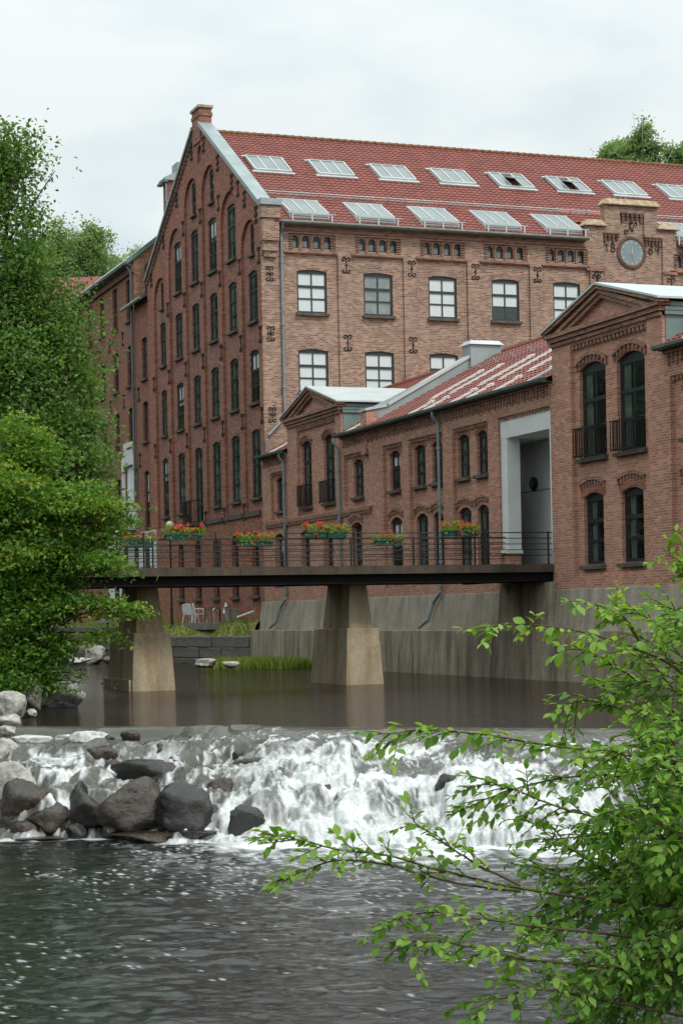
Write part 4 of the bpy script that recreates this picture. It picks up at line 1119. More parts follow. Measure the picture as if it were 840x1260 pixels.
mb.hexa([(0.7, -13.02, 10.03), (4.35, -13.02, 12.08), (4.35, -12.33, 12.08), (0.7, -12.33, 10.03)], [(0.7, -13.02, 10.17), (4.35, -13.02, 12.2), (4.35, -12.33, 12.2), (0.7, -12.33, 10.17)])
mb.hexa([(4.15, -13.2, 12.55), (5.65, -13.2, 12.55), (5.65, -12.2, 12.55), (4.15, -12.2, 12.55)], [(4.3, -13.05, 12.72), (5.5, -13.05, 12.72), (5.5, -12.35, 12.72), (4.3, -12.35, 12.72)])
link('coping_sheet', mb.mesh('coping_sheet', M['metal_lt']), fwl)
MB().box(-0.16, 0.3, -12.98, -12.37, 8.4, 9.8).box(-0.2, 0.0, -12.9, -12.45, 8.2, 8.5).build('fire_wall_foot', M['brick_annex'], annex)
# skylights of the annex: raised light frames with glass that mirrors the sky
def askl(w, L, t=0.13):
    ex = Vector((0, -1, 0)); ey = -Vector(adn); ez = Vector(anr)
    def P_(u, v, h): return ex*u+ey*v+ez*h
    f, g = MB(), MB()
    def bx(mb, u0, u1, v0, v1, h0, h1):
        mb.hexa([P_(u0, v0, h0), P_(u0, v1, h0), P_(u1, v1, h0), P_(u1, v0, h0)], [P_(u0, v0, h1), P_(u0, v1, h1), P_(u1, v1, h1), P_(u1, v0, h1)])
    bx(f, 0, 0.06, 0, L, 0, t); bx(f, w-0.06, w, 0, L, 0, t); bx(f, 0.06, w-0.06, 0, 0.07, 0, t); bx(f, 0.06, w-0.06, L-0.07, L, 0, t)
    bx(f, -0.03, w+0.03, L, L+0.14, 0, 0.08); bx(f, -0.02, w+0.02, -0.14, 0, 0, 0.03)
    bx(g, 0.06, w-0.06, 0.07, L-0.07, t-0.03, t-0.015)
    return f.mesh('skylight', M['cream']), g.mesh('pane', M['sky_pane'])
af1, ag1 = askl(0.40, 2.1, 0.06); af2, ag2 = askl(0.36, 0.9, 0.05)
for y in (-16.4, -18.1, -20.6, -22.3, -24.5): 
    s = put('skylight', af1, annex, ra(1.15, y, 0.05)); link('pane', ag1, s)
for y in (-17.6, -18.95, -21.3, -22.65, -24.8, -27.3, -11.2, -36.6, -38.4, -1.6):
    s = put('skylight', af2, annex, ra(-0.33, y, 0.06)); link('pane', ag2, s)
mb = MB()
for x, y0, y1 in ((3.75, -28.5, -13.4),):
    for h in (0.16, 0.26): mb.tube([ra(x, y0, h), ra(x, y1, h)], 0.013, 5)
    n = int((y1-y0)/1.5)
    for i in range(n+1): mb.tube([ra(x+0.1, y0+i*1.5, 0.02), ra(x-0.04, y0+i*1.5, 0.32)], 0.014, 4)
mb.build('snow_rail', M['metal_lt'], annex)
# portal
mb = MB()
AF.box(mb, -25.12, PORT[1]-0.01, 4.0, 7.66, -0.04, 0.42)
AF.box(mb, PORT[0]+0.01, PORT[1]-0.01, 7.66, 8.27, -0.05, 0.42)
AF.box(mb, PORT[0]+0.01, PORT[0]+0.22, 3.9, 7.66, -0.05, 0.42)
AF.box(mb, -25.18, PORT[1]+0.06, 3.9, 4.02, -0.10, 0.44)
prt = mb.build('portal_frame', M['plaster'], annex)
link('plinth', MB().box(-0.02, 0.42, -25.08, PORT[1]-0.02, 3.3, 3.9).mesh('plinth', M['brick_annex']), prt)
mb = MB(); mb.box(1.6, 1.7, -28.9, -20.9, 3.3, 8.3); mb.box(0.425, 1.59, -28.43, -20.9, 7.67, 8.2); mb.box(0.425, 1.59, -28.6, -28.44, 3.3, 8.2); mb.box(0.55, 1.59, -21.3, -21.1, 3.3, 7.66)
pbk = mb.build('portal_back', M['plaster_dk'], annex)
mb = MB(); mb.box(1.585, 1.61, -28.4, -21.3, 6.02, 6.05); link('panel_joint', mb.mesh('panel_joint', M['pipe_dk']), pbk)
mb = MB()
mb.box(0.0, 1.6, -28.43, -21.3, 2.9, 3.40); mb.build('portal_floor', M['deck'], annex)
LY_, LZ_ = -23.85, 6.28
lamp = MB(); vs = []; n = 24
for r, d in ((0.20, 0.0), (0.235, -0.10), (0.15, -0.14)): 
    for k in range(n): vs.append((1.59+d, LY_+r*math.cos(2*PI*k/n), LZ_+r*math.sin(2*PI*k/n)))
fs = [(i*n+k, i*n+(k+1) % n, (i+1)*n+(k+1) % n, (i+1)*n+k) for i in range(2) for k in range(n)]
lamp.add(vs, fs); lp = lamp.build('round_lamp', M['iron'], pbk, keep=False)
lg = MB(); lg.prism([(1.49, LY_+0.15*math.cos(2*PI*k/n), LZ_+0.15*math.sin(2*PI*k/n)) for k in range(n)], [(1.47, LY_+0.12*math.cos(2*PI*k/n), LZ_+0.12*math.sin(2*PI*k/n)) for k in range(n)])
lg.box(1.44, 1.48, LY_-.02, LY_+.02, LZ_-.18, LZ_+.18); lg.box(1.435, 1.48, LY_-.17, LY_+.17, LZ_-.02, LZ_+.02)
lg.build('round_lamp_glass', M['pipe_dk'], pbk, keep=False)
for o in (lp,): pass
# downpipes
for y, yf in ((-3.05-0.15, -1.5), (-9.95, -9.0), (-19.95, -19.0)):
    pts = [(-0.42, y, 9.08), (-0.42, y, 8.9), (-0.24, y-0.05, 8.65), (-0.22, y-0.05, 2.95), (-0.24, y-0.05, 2.75), (-0.34, y+0.45, 2.35), (-0.52, y+0.5, 1.75), (-0.62, y+1.1, 1.5)]
    if y == -9.95: pts = pts[:5]+[(-0.24, y-0.05, 2.66)]
    downpipe(annex, pts, 0.06)
mb = MB(); mb.quad((0.1, A_END, 2.6), (11.2, A_END, 2.6), (11.2, A_END, 9.1), (AXR, A_END, AZR), (0.1, A_END, 9.1)); mb.quad((11.2, A_END, 2.6), (11.2, -0.1, 2.6), (11.2, -0.1, 9.1), (11.2, A_END, 9.1))
mb.quad((0.0, -0.02, 2.6), (11.2, -0.02, 2.6), (11.2, -0.02, 9.1), (AXR, -0.02, AZR), (0, -0.02, 9.1))
mb.build('rear_walls', M['brick_annex'], annex)

# ------------------------------------------------------------------ red roofed house far left
hp = at(60, 352, 165); hp.z = 14
house = thing('far_house', 'house far behind the wing with a plain red tiled roof and white gable', 'house', hp)
c, s = math.cos(-0.4), math.sin(-0.4)
def hloc(x, y, z): return (hp.x+x*c-y*s, hp.y+x*s+y*c, z)
def hb(mb, x0, x1, y0, y1, z0, z1): mb.hexa([hloc(x0, y0, z0), hloc(x1, y0, z0), hloc(x1, y1, z0), hloc(x0, y1, z0)], [hloc(x0, y0, z1), hloc(x1, y0, z1), hloc(x1, y1, z1), hloc(x0, y1, z1)])
mb = MB(); hb(mb, -4.5, 9, -5, 5, 13, 27.5); mb.prism([hloc(-4.5, -5, 27.5), hloc(-4.5, 5, 27.5), hloc(-4.5, 0, 31.6)], [hloc(-4.3, -5, 27.5), hloc(-4.3, 5, 27.5), hloc(-4.3, 0, 31.6)])
mb.build('wall', M['white'], house)
mb = MB()
for sg_ in (-1, 1): mb.hexa([hloc(-5, 0, 31.75), hloc(-5, 5.6*sg_, 27.0), hloc(9.4, 5.6*sg_, 27.0), hloc(9.4, 0, 31.75)][::sg_], [hloc(-5, 0, 31.95), hloc(-5, 5.6*sg_, 27.2), hloc(9.4, 5.6*sg_, 27.2), hloc(9.4, 0, 31.95)][::sg_])
mb.build('roof', M['tile'], house)
for x, z in ((-2.6, 24.2), (1.0, 24.2)):
    mb = MB(); hb(mb, x-0.6, x+0.6, -5.08, -4.95, z, z+1.6); mb.build('window', M['frame_gn'], house)
# ------------------------------------------------------------------ river wall, footbridge
rw = thing('retaining_wall', 'stained concrete river wall in two battered tiers below the annex', 'river wall', (-0.6, -20, -0.11))
def tier(name, secs, xt, xb, zt, zb, mat):
    for (y0, y1) in secs:
        mb = MB(); mb.hexa([(xb, y0+0.012, zb), (1.0, y0+0.012, zb), (1.0, y1-0.012, zb), (xb, y1-0.012, zb)], [(xt, y0+0.012, zt), (1.0, y0+0.012, zt), (1.0, y1-0.012, zt), (xt, y1-0.012, zt)])
        o = mb.build(name, M[mat], rw)
        b = o.modifiers.new('bevel', 'BEVEL'); b.width = 0.02; b.segments = 1
secs = [(-5.6, 0.6), (-11.9, -5.6), (-18.6, -11.9), (-25.2, -18.6), (-32.0, -25.2), (-45.0, -32.0)]
tier('lower_tier', secs, -0.72, -0.82, 1.41, -1.4, 'concrete')
secs = [(-9.6, 0.35), (-19.9, -9.6), (-25.0, -19.9), (-45.0, -28.7)]
tier('upper_tier', secs, -0.16, -0.34, 2.66, 1.39, 'concrete_up')
mb = MB(); mb.hexa([(-0.46, -28.68, 1.405), (1, -28.68, 1.405), (1, -25.02, 1.405), (-0.46, -25.02, 1.405)], [(-0.36, -28.68, 2.9), (1, -28.68, 2.9), (1, -25.02, 2.9), (-0.36, -25.02, 2.9)])
mb.build('bridge_seat', M['concrete'], rw)
bridge = thing('footbridge', 'flat concrete footbridge on two tapered piers with dark iron railings across the river', 'footbridge', (-8, -26.7, -0.11))
DX0, DX1, DY0, DY1, DZ = -19.0, 0.0, -28.5, -25.0, 3.45
mb = MB()
xs = np.linspace(DX0, DX1-0.02, 40)
for i in range(39):
    mb.box(xs[i], xs[i+1], DY0+0.008*(i % 3), DY1, DZ-0.24, DZ+0.004*((i*5) % 4))
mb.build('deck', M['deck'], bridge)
mb = MB()
for y in (DY0+0.18, DY1-0.38):
    mb.box(DX0, DX1-0.02, y, y+0.2, DZ-0.52, DZ-0.49); mb.box(DX0, DX1-0.02, y+0.08, y+0.12, DZ-0.49, DZ-0.24); mb.box(DX0, DX1-0.02, y, y+0.2, DZ-0.27, DZ-0.241)
mb.box(DX0, DX1-0.5, DY0+0.42, DY1-0.5, DZ-0.50, DZ-0.242)
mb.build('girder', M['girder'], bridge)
def railing(y, posts, rails, xr0):
    for k, z in enumerate(rails): MB().tube([(xr0 if k == 0 else DX0, y, z), (-0.15, y, z)], 0.014 if k else 0.018, 6).build('rail', M['rail'], bridge)
    for x, zt in posts:
        p = MB(); p.box(x-0.022, x+0.022, y-0.022, y+0.022, DZ, zt); p.box(x-0.05, x+0.05, y-0.05, y+0.05, DZ, DZ+0.02)
        p.build('post', M['rail'], bridge)
near = [(-0.28-2.135*i, 4.47) for i in range(9)]
railing(DY0+0.1, near, [4.43, 4.255, 4.08, 3.905, 3.73], -8.82)
MB().tube([(DX0, DY0+0.1, 4.43), (-13.0, DY0+0.1, 4.43)], 0.022, 6).build('rail', M['rail'], bridge)
far = [(-1.25-2.14*i, 4.45) for i in range(9)]
railing(DY1-0.1, far, [4.43, 4.255, 4.08, 3.905, 3.73], DX0)
def pier(x0, x1, y0, y1, toe):
    mb = MB()
    def fr(a0, a1, b0, b1, za, c0, c1, d0, d1, zb): mb.hexa([(a0, b0, za), (a1, b0, za), (a1, b1, za), (a0, b1, za)], [(c0, d0, zb), (c1, d0, zb), (c1, d1, zb), (c0, d1, zb)])
    w = x1-x0
    fr(x0-.04, x1+.04, y0-.06, y1+.06, -1.2, x0+0.11, x1-0.14, y0+0.05, y1-0.35, 1.60)
    base = mb.build('pier_base', M['pier'], bridge)
    mb.v.clear(); mb.f.clear()
    fr(x0+0.20, x1-0.30, y0+0.12, y1-0.85, 1.59, x0+0.27, x1-0.47, y0+0.2, y1-1.2, 2.96)
    shaft = mb.build('pier_shaft', M['pier'], bridge)
    for o in (base, shaft):
        b = o.modifiers.new('bevel', 'BEVEL'); b.width = 0.03; b.segments = 2
    if toe:
        t = MB().box(x0-0.05, x0+0.3, y0+0.1, y1+0.1, -1.2, 0.22).build('pier_toe', M['pier'], bridge)
pier(-6.68, -5.40, -27.43, -24.1, False)
pier(-13.16, -11.80, -26.95, -23.75, True)

# ------------------------------------------------------------------ flower boxes on the railings
def blade_cloud(centers, size, parent_name, mat, tint, up=0.5, n_ang=None, ratio=0.45):
    return leaf_mesh(parent_name, centers, size, mat, tint, up, ratio)
def leaf_mesh(name, C, size, mat, tint, up=0.3, ratio=0.5, droop=0.0, rng=RNG, size_var=0.3, dirs=None):
    C = np.asarray(C, float); n = len(C)
    nrm = rng.standard_normal((n, 3)); nrm /= np.linalg.norm(nrm, axis=1)[:, None]
    nrm[:, 2] = np.abs(nrm[:, 2])+up; nrm /= np.linalg.norm(nrm, axis=1)[:, None]
    ax = rng.standard_normal((n, 3)) if dirs is None else np.asarray(dirs, float)
    ax[:, 2] -= droop
    ax -= nrm*(ax*nrm).sum(1)[:, None]; ax /= np.linalg.norm(ax, axis=1)[:, None]+1e-9
    sd_ = np.cross(nrm, ax)
    L = size*(1+size_var*(rng.random(n)*2-1)); W = L*ratio
    p0 = C-ax*(L/2)[:, None]; p2 = C+ax*(L/2)[:, None]-nrm*(L*0.10)[:, None]
    p1 = C+sd_*(W/2)[:, None]+nrm*(L*0.10)[:, None]; p3 = C-sd_*(W/2)[:, None]+nrm*(L*0.10)[:, None]
    V = np.stack([p0, p1, p2, p3], 1).reshape(-1, 3)
    Q = np.arange(n*4).reshape(n, 4)
    Tr = np.concatenate([Q[:, [0, 1, 2]], Q[:, [0, 2, 3]]])
    return np_mesh(name, V, Tr, M[mat] if isinstance(mat, str) else mat, False, {'tint': np.repeat(np.clip(tint, 0, 1), 4)})
def flower_box(xc, w, y, z, label, split=1):
    t = thing('flower_box', label, 'flower box', (xc, y, z), 0.0, 'flower boxes hung on the bridge railings')
    for k in range(split):
        wk = w/split; x0 = -w/2+wk*k+0.01; x1 = x0+wk-0.02
        MB().hexa([(x0+.02, -0.09, 0), (x1-.02, -0.09, 0), (x1-.02, 0.09, 0), (x0+.02, 0.09, 0)], [(x0, -0.12, 0.17), (x1, -0.12, 0.17), (x1, 0.12, 0.17), (x0, 0.12, 0.17)]).box(x0-.015, x1+.015, -0.135, 0.135, 0.15, 0.185).build('trough', M['box'], t, keep=False)
    n = int(420*w)
    cx = RNG.uniform(-w/2-0.08, w/2+0.08, n); hz_ = np.abs(fbm(cx*3+xc*5, cx*0, oct=2, seed=4))*0.12+0.16
    C = np.stack([cx, RNG.normal(0, 0.09, n), 0.17+RNG.random(n)*hz_], 1)
    low = RNG.random(n) < 0.12; C[low, 2] -= 0.16; C[low, 1] -= 0.13
    link('leaves', leaf_mesh('leaves', C, 0.075, 'leaf_bush', 0.5+0.5*RNG.random(n), 0.3, 0.7), t)['kind'] = 'stuff'
    m = int(17*w)
    fx = RNG.uniform(-w/2-0.05, w/2+0.05, m)
    P_, T_ = [], []
    for i in range(m):
        c = np.array([fx[i], RNG.normal(-0.02, 0.10), 0.24+RNG.random()*0.20])
        if RNG.random() < 0.15: c[2] -= 0.22; c[1] = -0.16
        for k in range(14): P_.append(c+RNG.normal(0, 0.030, 3)); T_.append(0.35+0.5*RNG.random())
    link('flowers', leaf_mesh('flowers', np.array(P_), 0.055, 'flower', np.array(T_), 0.2, 0.9), t)['kind'] = 'stuff'
nf, ff = DY0+0.0, DY1-0.2
flower_box(-12.45, 0.98, ff, 4.16, 'green flower box of red geraniums left of the bridge lamp globe, behind the longest box')
flower_box(-12.0+0.05, 1.1, nf, 4.23, 'long dark green box of red geraniums on the near railing, beside the lamp globe')
flower_box(-8.72, 1.15, ff, 4.17, 'green flower box in front of the narrow left end window of the annex')
flower_box(-7.6, 1.26, nf, 4.29, 'pair of short green boxes with red flowers above the right hand pier', 2)
flower_box(-4.45+0.15, 0.93, ff, 4.17, 'low green flower box of red flowers left of the annex middle downpipe')
flower_box(-3.28, 1.15, nf, 4.31, 'row of three small green pots of red flowers nearest the grey portal', 3)

# ------------------------------------------------------------------ lamps, chairs and table on the terrace
M['globe'] = plain('lamp_globe', (0.80, 0.82, 0.80), 0.2, 0.04, 2.0)
def lamp_post(p, zt, label):
    t = thing('lamp_post', label, 'street lamp', p)
    h = zt-p[2]
    MB().lathe([(0.12, 0), (0.12, 0.08), (0.075, 0.16), (0.07, 1.0), (0.05, 1.1), (0.042, h-0.28), (0.09, h-0.22), (0.09, h-0.18)], 10).build('pole', M['rail'], t, True, keep=False)
    mb = MB(); mb.lathe([(0.002, h-0.2)]+[(0.21*math.sin(a), h-0.0-0.21*math.cos(a)) for a in np.linspace(0.2, PI-0.01, 12)], 16); mb.build('globe', M['globe'], t, True, keep=False)
lamp_post(Vector((-1.75, 9.8, 1.45)), 6.62, 'dark lamp post with white globe rising behind the red geraniums')
lamp_post(Vector((-2.0, 19.8, 1.6)), 6.62, 'dark lamp post with white globe half hidden at the edge of the leafy bush')
lamp_post(Vector((-2.6, 31.0, 1.75)), 6.6, 'dark lamp post under the bridge, left of the left pier')
def chair(p, rz, label):
    t = thing('plastic_chair', label, 'chair', p, rz, 'white chairs on the terrace'); t.scale = (1.12, 1.12, 1.05)
    mb = MB(); mb.hexa([(-.24, -.24, .41), (.24, -.24, .41), (.21, .22, .39), (-.21, .22, .39)], [(-.24, -.24, .44), (.24, -.24, .44), (.21, .22, .42), (-.21, .22, .42)]); mb.build('seat', M['plastic'], t, keep=False)
    mb = MB(); pts = [(-.23, .22, .42), (-.24, .27, .70)]+[(-.24*math.cos(a), .29, .72+.17*math.sin(a)) for a in np.linspace(0.1, PI-0.1, 7)]+[(.24, .27, .70), (.23, .22, .42)]
    mb.tube(pts, 0.024, 6)
    for x in (-.18, -.108, -.036, .036, .108, .18): mb.hexa([(x-.034, .225, .44), (x+.034, .225, .44), (x+.034, .24, .44), (x-.034, .24, .44)], [(x-.034, .28, .88), (x+.034, .28, .88), (x+.034, .295, .88), (x-.034, .295, .88)])
    mb.build('backrest', M['plastic'], t, keep=False)
    for sx in (-1, 1):
        MB().tube([(sx*.25, .26, .66), (sx*.29, .0, .66), (sx*.28, -.2, .64), (sx*.25, -.24, .5)], 0.024, 6).build('armrest', M['plastic'], t, keep=False)
        for sy, yo in ((-1, -.27), (1, .27)):
            MB().tube([(sx*.22, sy*.2, .42), (sx*.26, yo, 0)], 0.026, 6, 0.02).build('leg', M['plastic'], t, keep=False)
TZ = 1.74
chair((-1.15, 8.5, TZ+.02), 2.2, 'leftmost white plastic chair beside the lamp post below the bridge')
chair((-1.05, 7.35, TZ+.02), 1.5, 'white plastic chair between the leftmost chair and the brown table')
chair((-0.55, 5.7, TZ+.02), -1.7, 'white plastic chair behind the brown table with only its back showing')
tb = thing('garden_table', 'small brown table with a slatted top standing by the white chairs', 'table', (-0.95, 4.9, TZ+.02))
for k in range(5): MB().box(-0.4, 0.4, -0.62+k*0.25, -0.39+k*0.25, 0.70, 0.735).build('slat', M['wood'], tb, keep=False)
for sx in (-1, 1):
    for sy in (-1, 1): MB().box(sx*.36-.03, sx*.36+.03, sy*.55-.03, sy*.55+.03, 0, 0.70).build('leg', M['wood'], tb, keep=False)
pl = thing('stone_planter', 'square grey stone planter at the right end of the terrace by the brown table', 'planter', (-0.6, 3.5, TZ-.05))
MB().hexa([(-.35, -.35, 0), (.35, -.35, 0), (.35, .35, 0), (-.35, .35, 0)], [(-.42, -.42, 0.78), (.42, -.42, 0.78), (.42, .42, 0.78), (-.42, .42, 0.78)]).box(-.46, .46, -.46, .46, 0.78, 0.86).build('tub', M['concrete_up'], pl, keep=False); pl.scale = (0.62, 0.62, 0.85)
link('soil', MB().box(-.4, .4, -.4, .4, 0.8, 0.87).mesh('soil', M['bank']), pl)
pf = thing('white_pipe', 'short white pipe sticking out from the foot of the gable corner', 'pipe', (-0.3, 1.3, 2.2))
MB().tube([(-0.55, 0.55, -0.2), (0.05, -0.05, 0.06)], 0.05, 8).lathe([(0.055, 0), (0.065, 0), (0.065, 0.03)], 8, (0.03, -0.04, 0.05)).build('tube', M['plastic'], pf, keep=False)
# ------------------------------------------------------------------ terrain and water
WZ, LZ = -0.11, -1.70
def dc(s): return 35.0-0.39*np.asarray(s, float)
def df(s): return 30.85-0.27*np.asarray(s, float)
def grid(name, lat, dep, zf, mat, smooth=True, attrs=None):
    """a sheet in a frame along and across the river; lat, dep: 2-D arrays of positions"""
    L, Dp = lat, dep
    X = CAM.x+RIGHT.x*L+FWD.x*Dp; Y = CAM.y+RIGHT.y*L+FWD.y*Dp
    V = np.stack([X, Y, zf], -1).reshape(-1, 3)
    r, c = L.shape
    i = np.arange(r-1)[:, None]*c+np.arange(c-1)[None, :]
    Q = np.stack([i, i+1, i+c+1, i+c], -1).reshape(-1, 4)
    me = np_mesh(name, V, Q, M[mat], smooth, attrs)
    return me
tag(link('ground', mesh_of('ground', [(-2500, -2500, -3.4), (2500, -2500, -3.4), (2500, 2500, -3.4), (-2500, 2500, -3.4)], [(0, 1, 2, 3)], M['dirt'])), kind='structure')
# banks: left bank under the bushes, right bank where the near shrub roots
lat, dep = np.meshgrid(np.arange(-60, 40.1, 0.5), np.arange(-8, 108, 0.5))
ll = np.interp(dep, [0, 15, 24, 33, 40, 48, 55, 70, 90, 110], [-9.5, -9.5, -8.6, -7.7, -7.2, -7.9, -9.6, -11.5, -17, -26])
h = -3.0+sstep(0.4, -1.2, lat-ll)*3.1+sstep(-0.6, -9, lat-ll)*3.6
h = h+(fbm(lat*0.5, dep*0.5, seed=3)*0.22)*(lat < ll+0.3)
h -= 1.75*sstep(35.5, 31, dep)*(lat < 0)*sstep(-4, 0, lat-ll)
rl = np.interp(dep, [-8, 4, 12, 20, 30, 36, 45], [-3, 0.5, 3.6, 6.0, 7.2, 8.5, 14])
h = np.maximum(h, -3.0+sstep(-0.3, 2.2, lat-rl)*3.0*(dep < 36)+fbm(lat*0.8, dep*0.8, seed=8)*0.1)
tag(link('river_bank', grid('river_bank', lat, dep, h, 'bank')), kind='structure')
# hillside behind everything
lat, dep = np.meshgrid(np.arange(-220, 221, 5.0), np.arange(118, 420, 5.0))
h = -1+22*sstep(118, 185, dep)+14*sstep(200, 380, dep)+2*fbm(lat*0.02, dep*0.02, seed=5)+34*sstep(-52, -115, lat)*sstep(118, 190, dep)
tag(link('hillside', grid('hillside', lat, dep, h, 'hill')), kind='structure')
# terrace at the foot of the gable
ys = np.arange(0.2, 60, 0.35); us = np.linspace(0, 1, 16)
U, Yy = np.meshgrid(us, ys)
x0 = np.interp(Yy, [0.2, 8.5, 12, 14, 60], [-0.72, -2.42, -2.46, -2.92, -2.92])
z0 = np.where(Yy < 11, 1.12, np.where(Yy < 14, 1.12+(Yy-11)*0.16, 1.60))
X = x0+(0.08-x0)*U
Z = z0+(1.74-z0)*sstep(0, 0.4, U)+0.035*fbm(X*2, Yy*2, seed=2)
i = np.arange(len(ys)-1)[:, None]*16+np.arange(15)[None, :]
tag(link('terrace', np_mesh('terrace', np.stack([X, Yy, Z], -1).reshape(-1, 3), np.stack([i, i+1, i+17, i+16], -1).reshape(-1, 4), M['grass_gnd'], True)), kind='structure')
tag(MB().box(-1.6, 0.0, 4.1, 10.0, 1.45, 1.768).build('terrace_paving', M['paving']), kind='structure')
# old stone wall below the terrace, stone by stone
sw = thing('stone_wall', 'low old wall of rough grey stone blocks below the grassy terrace', 'stone wall', (-2.6, 8, -0.11))
_r = random.Random(4)
def block_mesh(k):
    bm = bmesh.new(); bmesh.ops.create_cube(bm, size=1.0)
    bmesh.ops.bevel(bm, geom=bm.edges[:], offset=0.06, segments=1, affect='EDGES')
    for v in bm.verts: v.co += Vector((_r.uniform(-.03, .03), _r.uniform(-.03, .03), _r.uniform(-.03, .03)))
    me = bpy.data.meshes.new('stone'); bm.to_mesh(me); bm.free(); me.materials.append(M['stone']); return me
bms = [block_mesh(k) for k in range(6)]
for (xa, ya), (xb, yb), zb, zt, n in (((-0.80, 0.35), (-2.55, 8.6), -0.4, 1.14, 3), ((-2.55, 8.6), (-2.62, 12.2), -0.4, 1.16, 3), ((-3.05, 12.2), (-3.05, 34.0), -0.3, 1.66, 3)):
    LW = math.hypot(xb-xa, yb-ya); an = math.atan2(-(xb-xa), yb-ya)
    for r in range(n):
        y = 0.0; hz_ = (zt-zb)/n
        while y < LW-0.2:
            L = min(_r.uniform(0.9, 2.1), LW-y)
            o = link('stone', _r.choice(bms), sw, None, an); o.matrix_parent_inverse = Matrix.Translation(-Vector(sw.location))
            q = (y+L/2)/LW
            o.location = (xa+(xb-xa)*q+0.2+_r.uniform(-.06, .05), ya+(yb-ya)*q, zb+hz_*(r+0.5)); o.scale = (0.55, L-0.02, hz_-0.015)
            y += L
st = thing('stone_steps', 'short flight of grey stone steps behind the leafy branch, left of the left pier', 'steps', (-1.6, 24, 1.7))
for k in range(4): MB().box(-2.2+0.3*k, 0.0, 21.5, 26.5, 1.55+0.16*k, 1.71+0.16*k).build('step', M['paving'], st)
# upper river: one sheet from the lip of the fall upstream
lat, tt = np.meshgrid(np.linspace(-40, 24, 65), np.linspace(0, 1, 60))
dep = (dc(lat)+0.55)*(1-tt)+116*tt
rif = sstep(70, 84, dep)*sstep(-7.5, -9, lat)*0.0
tag(link('river_water', grid('river_water', lat, dep, np.full_like(lat, WZ), 'water_up', True, {'foam': np.clip(rif, 0, 1).ravel()})), kind='structure')
# the fall: water over a slope of boulders, white where it breaks
S = np.arange(-9.0, 9.0, 0.026); T = np.linspace(0, 1, 230)
s, t = np.meshgrid(S, T)
d = (dc(s)+0.55)*(1-t)+(df(s)-0.35)*t
right = sstep(-2.4, -0.9, s)
wx = s+0.12*fbm(s*1.5, d*1.5, oct=2, seed=11); wy = d+0.12*fbm(s*1.5, d*1.5, oct=2, seed=13)
F1, F2, CI = worley(wx/0.85, wy/0.75, 3)
G1, G2, GI = worley(wx/0.34+7, wy/0.30, 8)
dome = np.sqrt(np.clip(1-(F1/0.75)**2, 0, 1)); dome2 = np.sqrt(np.clip(1-(G1/0.75)**2, 0, 1))
edge = np.clip((F2-F1)/0.35, 0, 1); edge2 = np.clip((G2-G1)/0.4, 0, 1)
tj = t+0.07*fbm(s*0.8, s*0+3.3, oct=3, seed=12)+0.10*(CI-0.5)*sstep(0.2, 0.5, t)
prof_r = -0.20*sstep(0.02, 0.30, tj)-0.30*sstep(0.26, 0.44, tj)-0.22*sstep(0.42, 0.62, tj)-0.72*sstep(0.58, 0.88, tj)-0.12*sstep(0.85, 1, tj)
prof_l = -0.26*sstep(0.0, 0.16, tj)-0.28*sstep(0.26, 0.42, tj)-0.30*sstep(0.50, 0.64, tj)-0.62*sstep(0.68, 0.90, tj)-0.10*sstep(0.85, 1, tj)
turb = sstep(0.24, 0.42, t)*(1-0.6*sstep(0.88, 1.0, t))
z = WZ+(prof_r*right+prof_l*(1-right))*sstep(0.0, 0.08, t)-0.004*(t > 0)
z = z+turb*(dome-0.55)*(0.30*CI+0.12)*(1-0.6*right)+turb*(dome2-0.5)*0.10*(1-0.3*right)
bil = np.abs(fbm(s*3.1, d*2.6, oct=3, seed=33)); bil2 = np.abs(fbm(s*9, d*7, oct=3, seed=35))
z = z+turb*(0.10*np.abs(fbm(s*1.9, d*1.8, oct=3, seed=34))+0.045*bil+0.030*bil2)*(0.3+0.7*right)-0.16*(1-right)*sstep(0.2, 0.4, t)
# thin water sliding over the low rocks right of the middle
low_rock = np.exp(-((s+2.2)/1.3)**2)*np.exp(-((t-0.22)/0.17)**2)
z = z+low_rock*(0.10+0.14*dome*CI)+0.010*fbm(s*2.5, d*2.5, oct=3, seed=37)*sstep(0.0, 0.1, t)
z = z-0.55*sstep(0.955, 1.0, t)*0.45
n1 = fbm(s*2.2+0.8*fbm(s, d, seed=41), d*1.7, oct=4, seed=43)
n2 = fbm(s*8+1.5*n1, d*4.5, oct=4, seed=45)
n3 = fbm(s*5.5, t*7, oct=3, seed=47); n4 = fbm(s*19, d*9, oct=3, seed=48)
topd = dome*(CI > 0.45)*sstep(0.35, 0.95, dome)               # clear thin water over the rounded tops
f_r = sstep(0.25, 0.37, tj+0.05*n2)*np.clip(0.80+0.45*n2+0.45*n1+0.40*n4-0.80*topd*(0.8+0.5*n1)+0.22*(1-edge2)-0.75*sstep(0.0, 0.55, fbm(s*0.8+9, d*1.2, oct=3, seed=46))*sstep(0.85, 0.6, t), 0.06, 1)
f_r = np.maximum(f_r, sstep(0.72, 0.90, t)*np.clip(0.86+0.35*n2+0.2*n1+0.35*n4, 0, 1))
crev = 1-sstep(0.10, 0.75, edge)
f_l = sstep(0.24, 0.36, tj)*np.clip(0.75*crev+0.75*n3+0.55*n1+0.35*n4-0.10+0.9*fbm(s*0.9, d*0.6, oct=2, seed=49), 0, 1)
f_l = np.maximum(f_l, sstep(0.88, 0.98, t)*np.clip(0.45+0.9*n1+0.4*n2, 0, 1))
mid = np.exp(-((s+2.1)/1.5)**2)*sstep(0.60, 0.30, t)
foam = np.clip((f_r*right*(0.97-0.25*sstep(3.2, 5.2, s))+f_l*(1-right))*(1-0.70*mid), 0, 1)
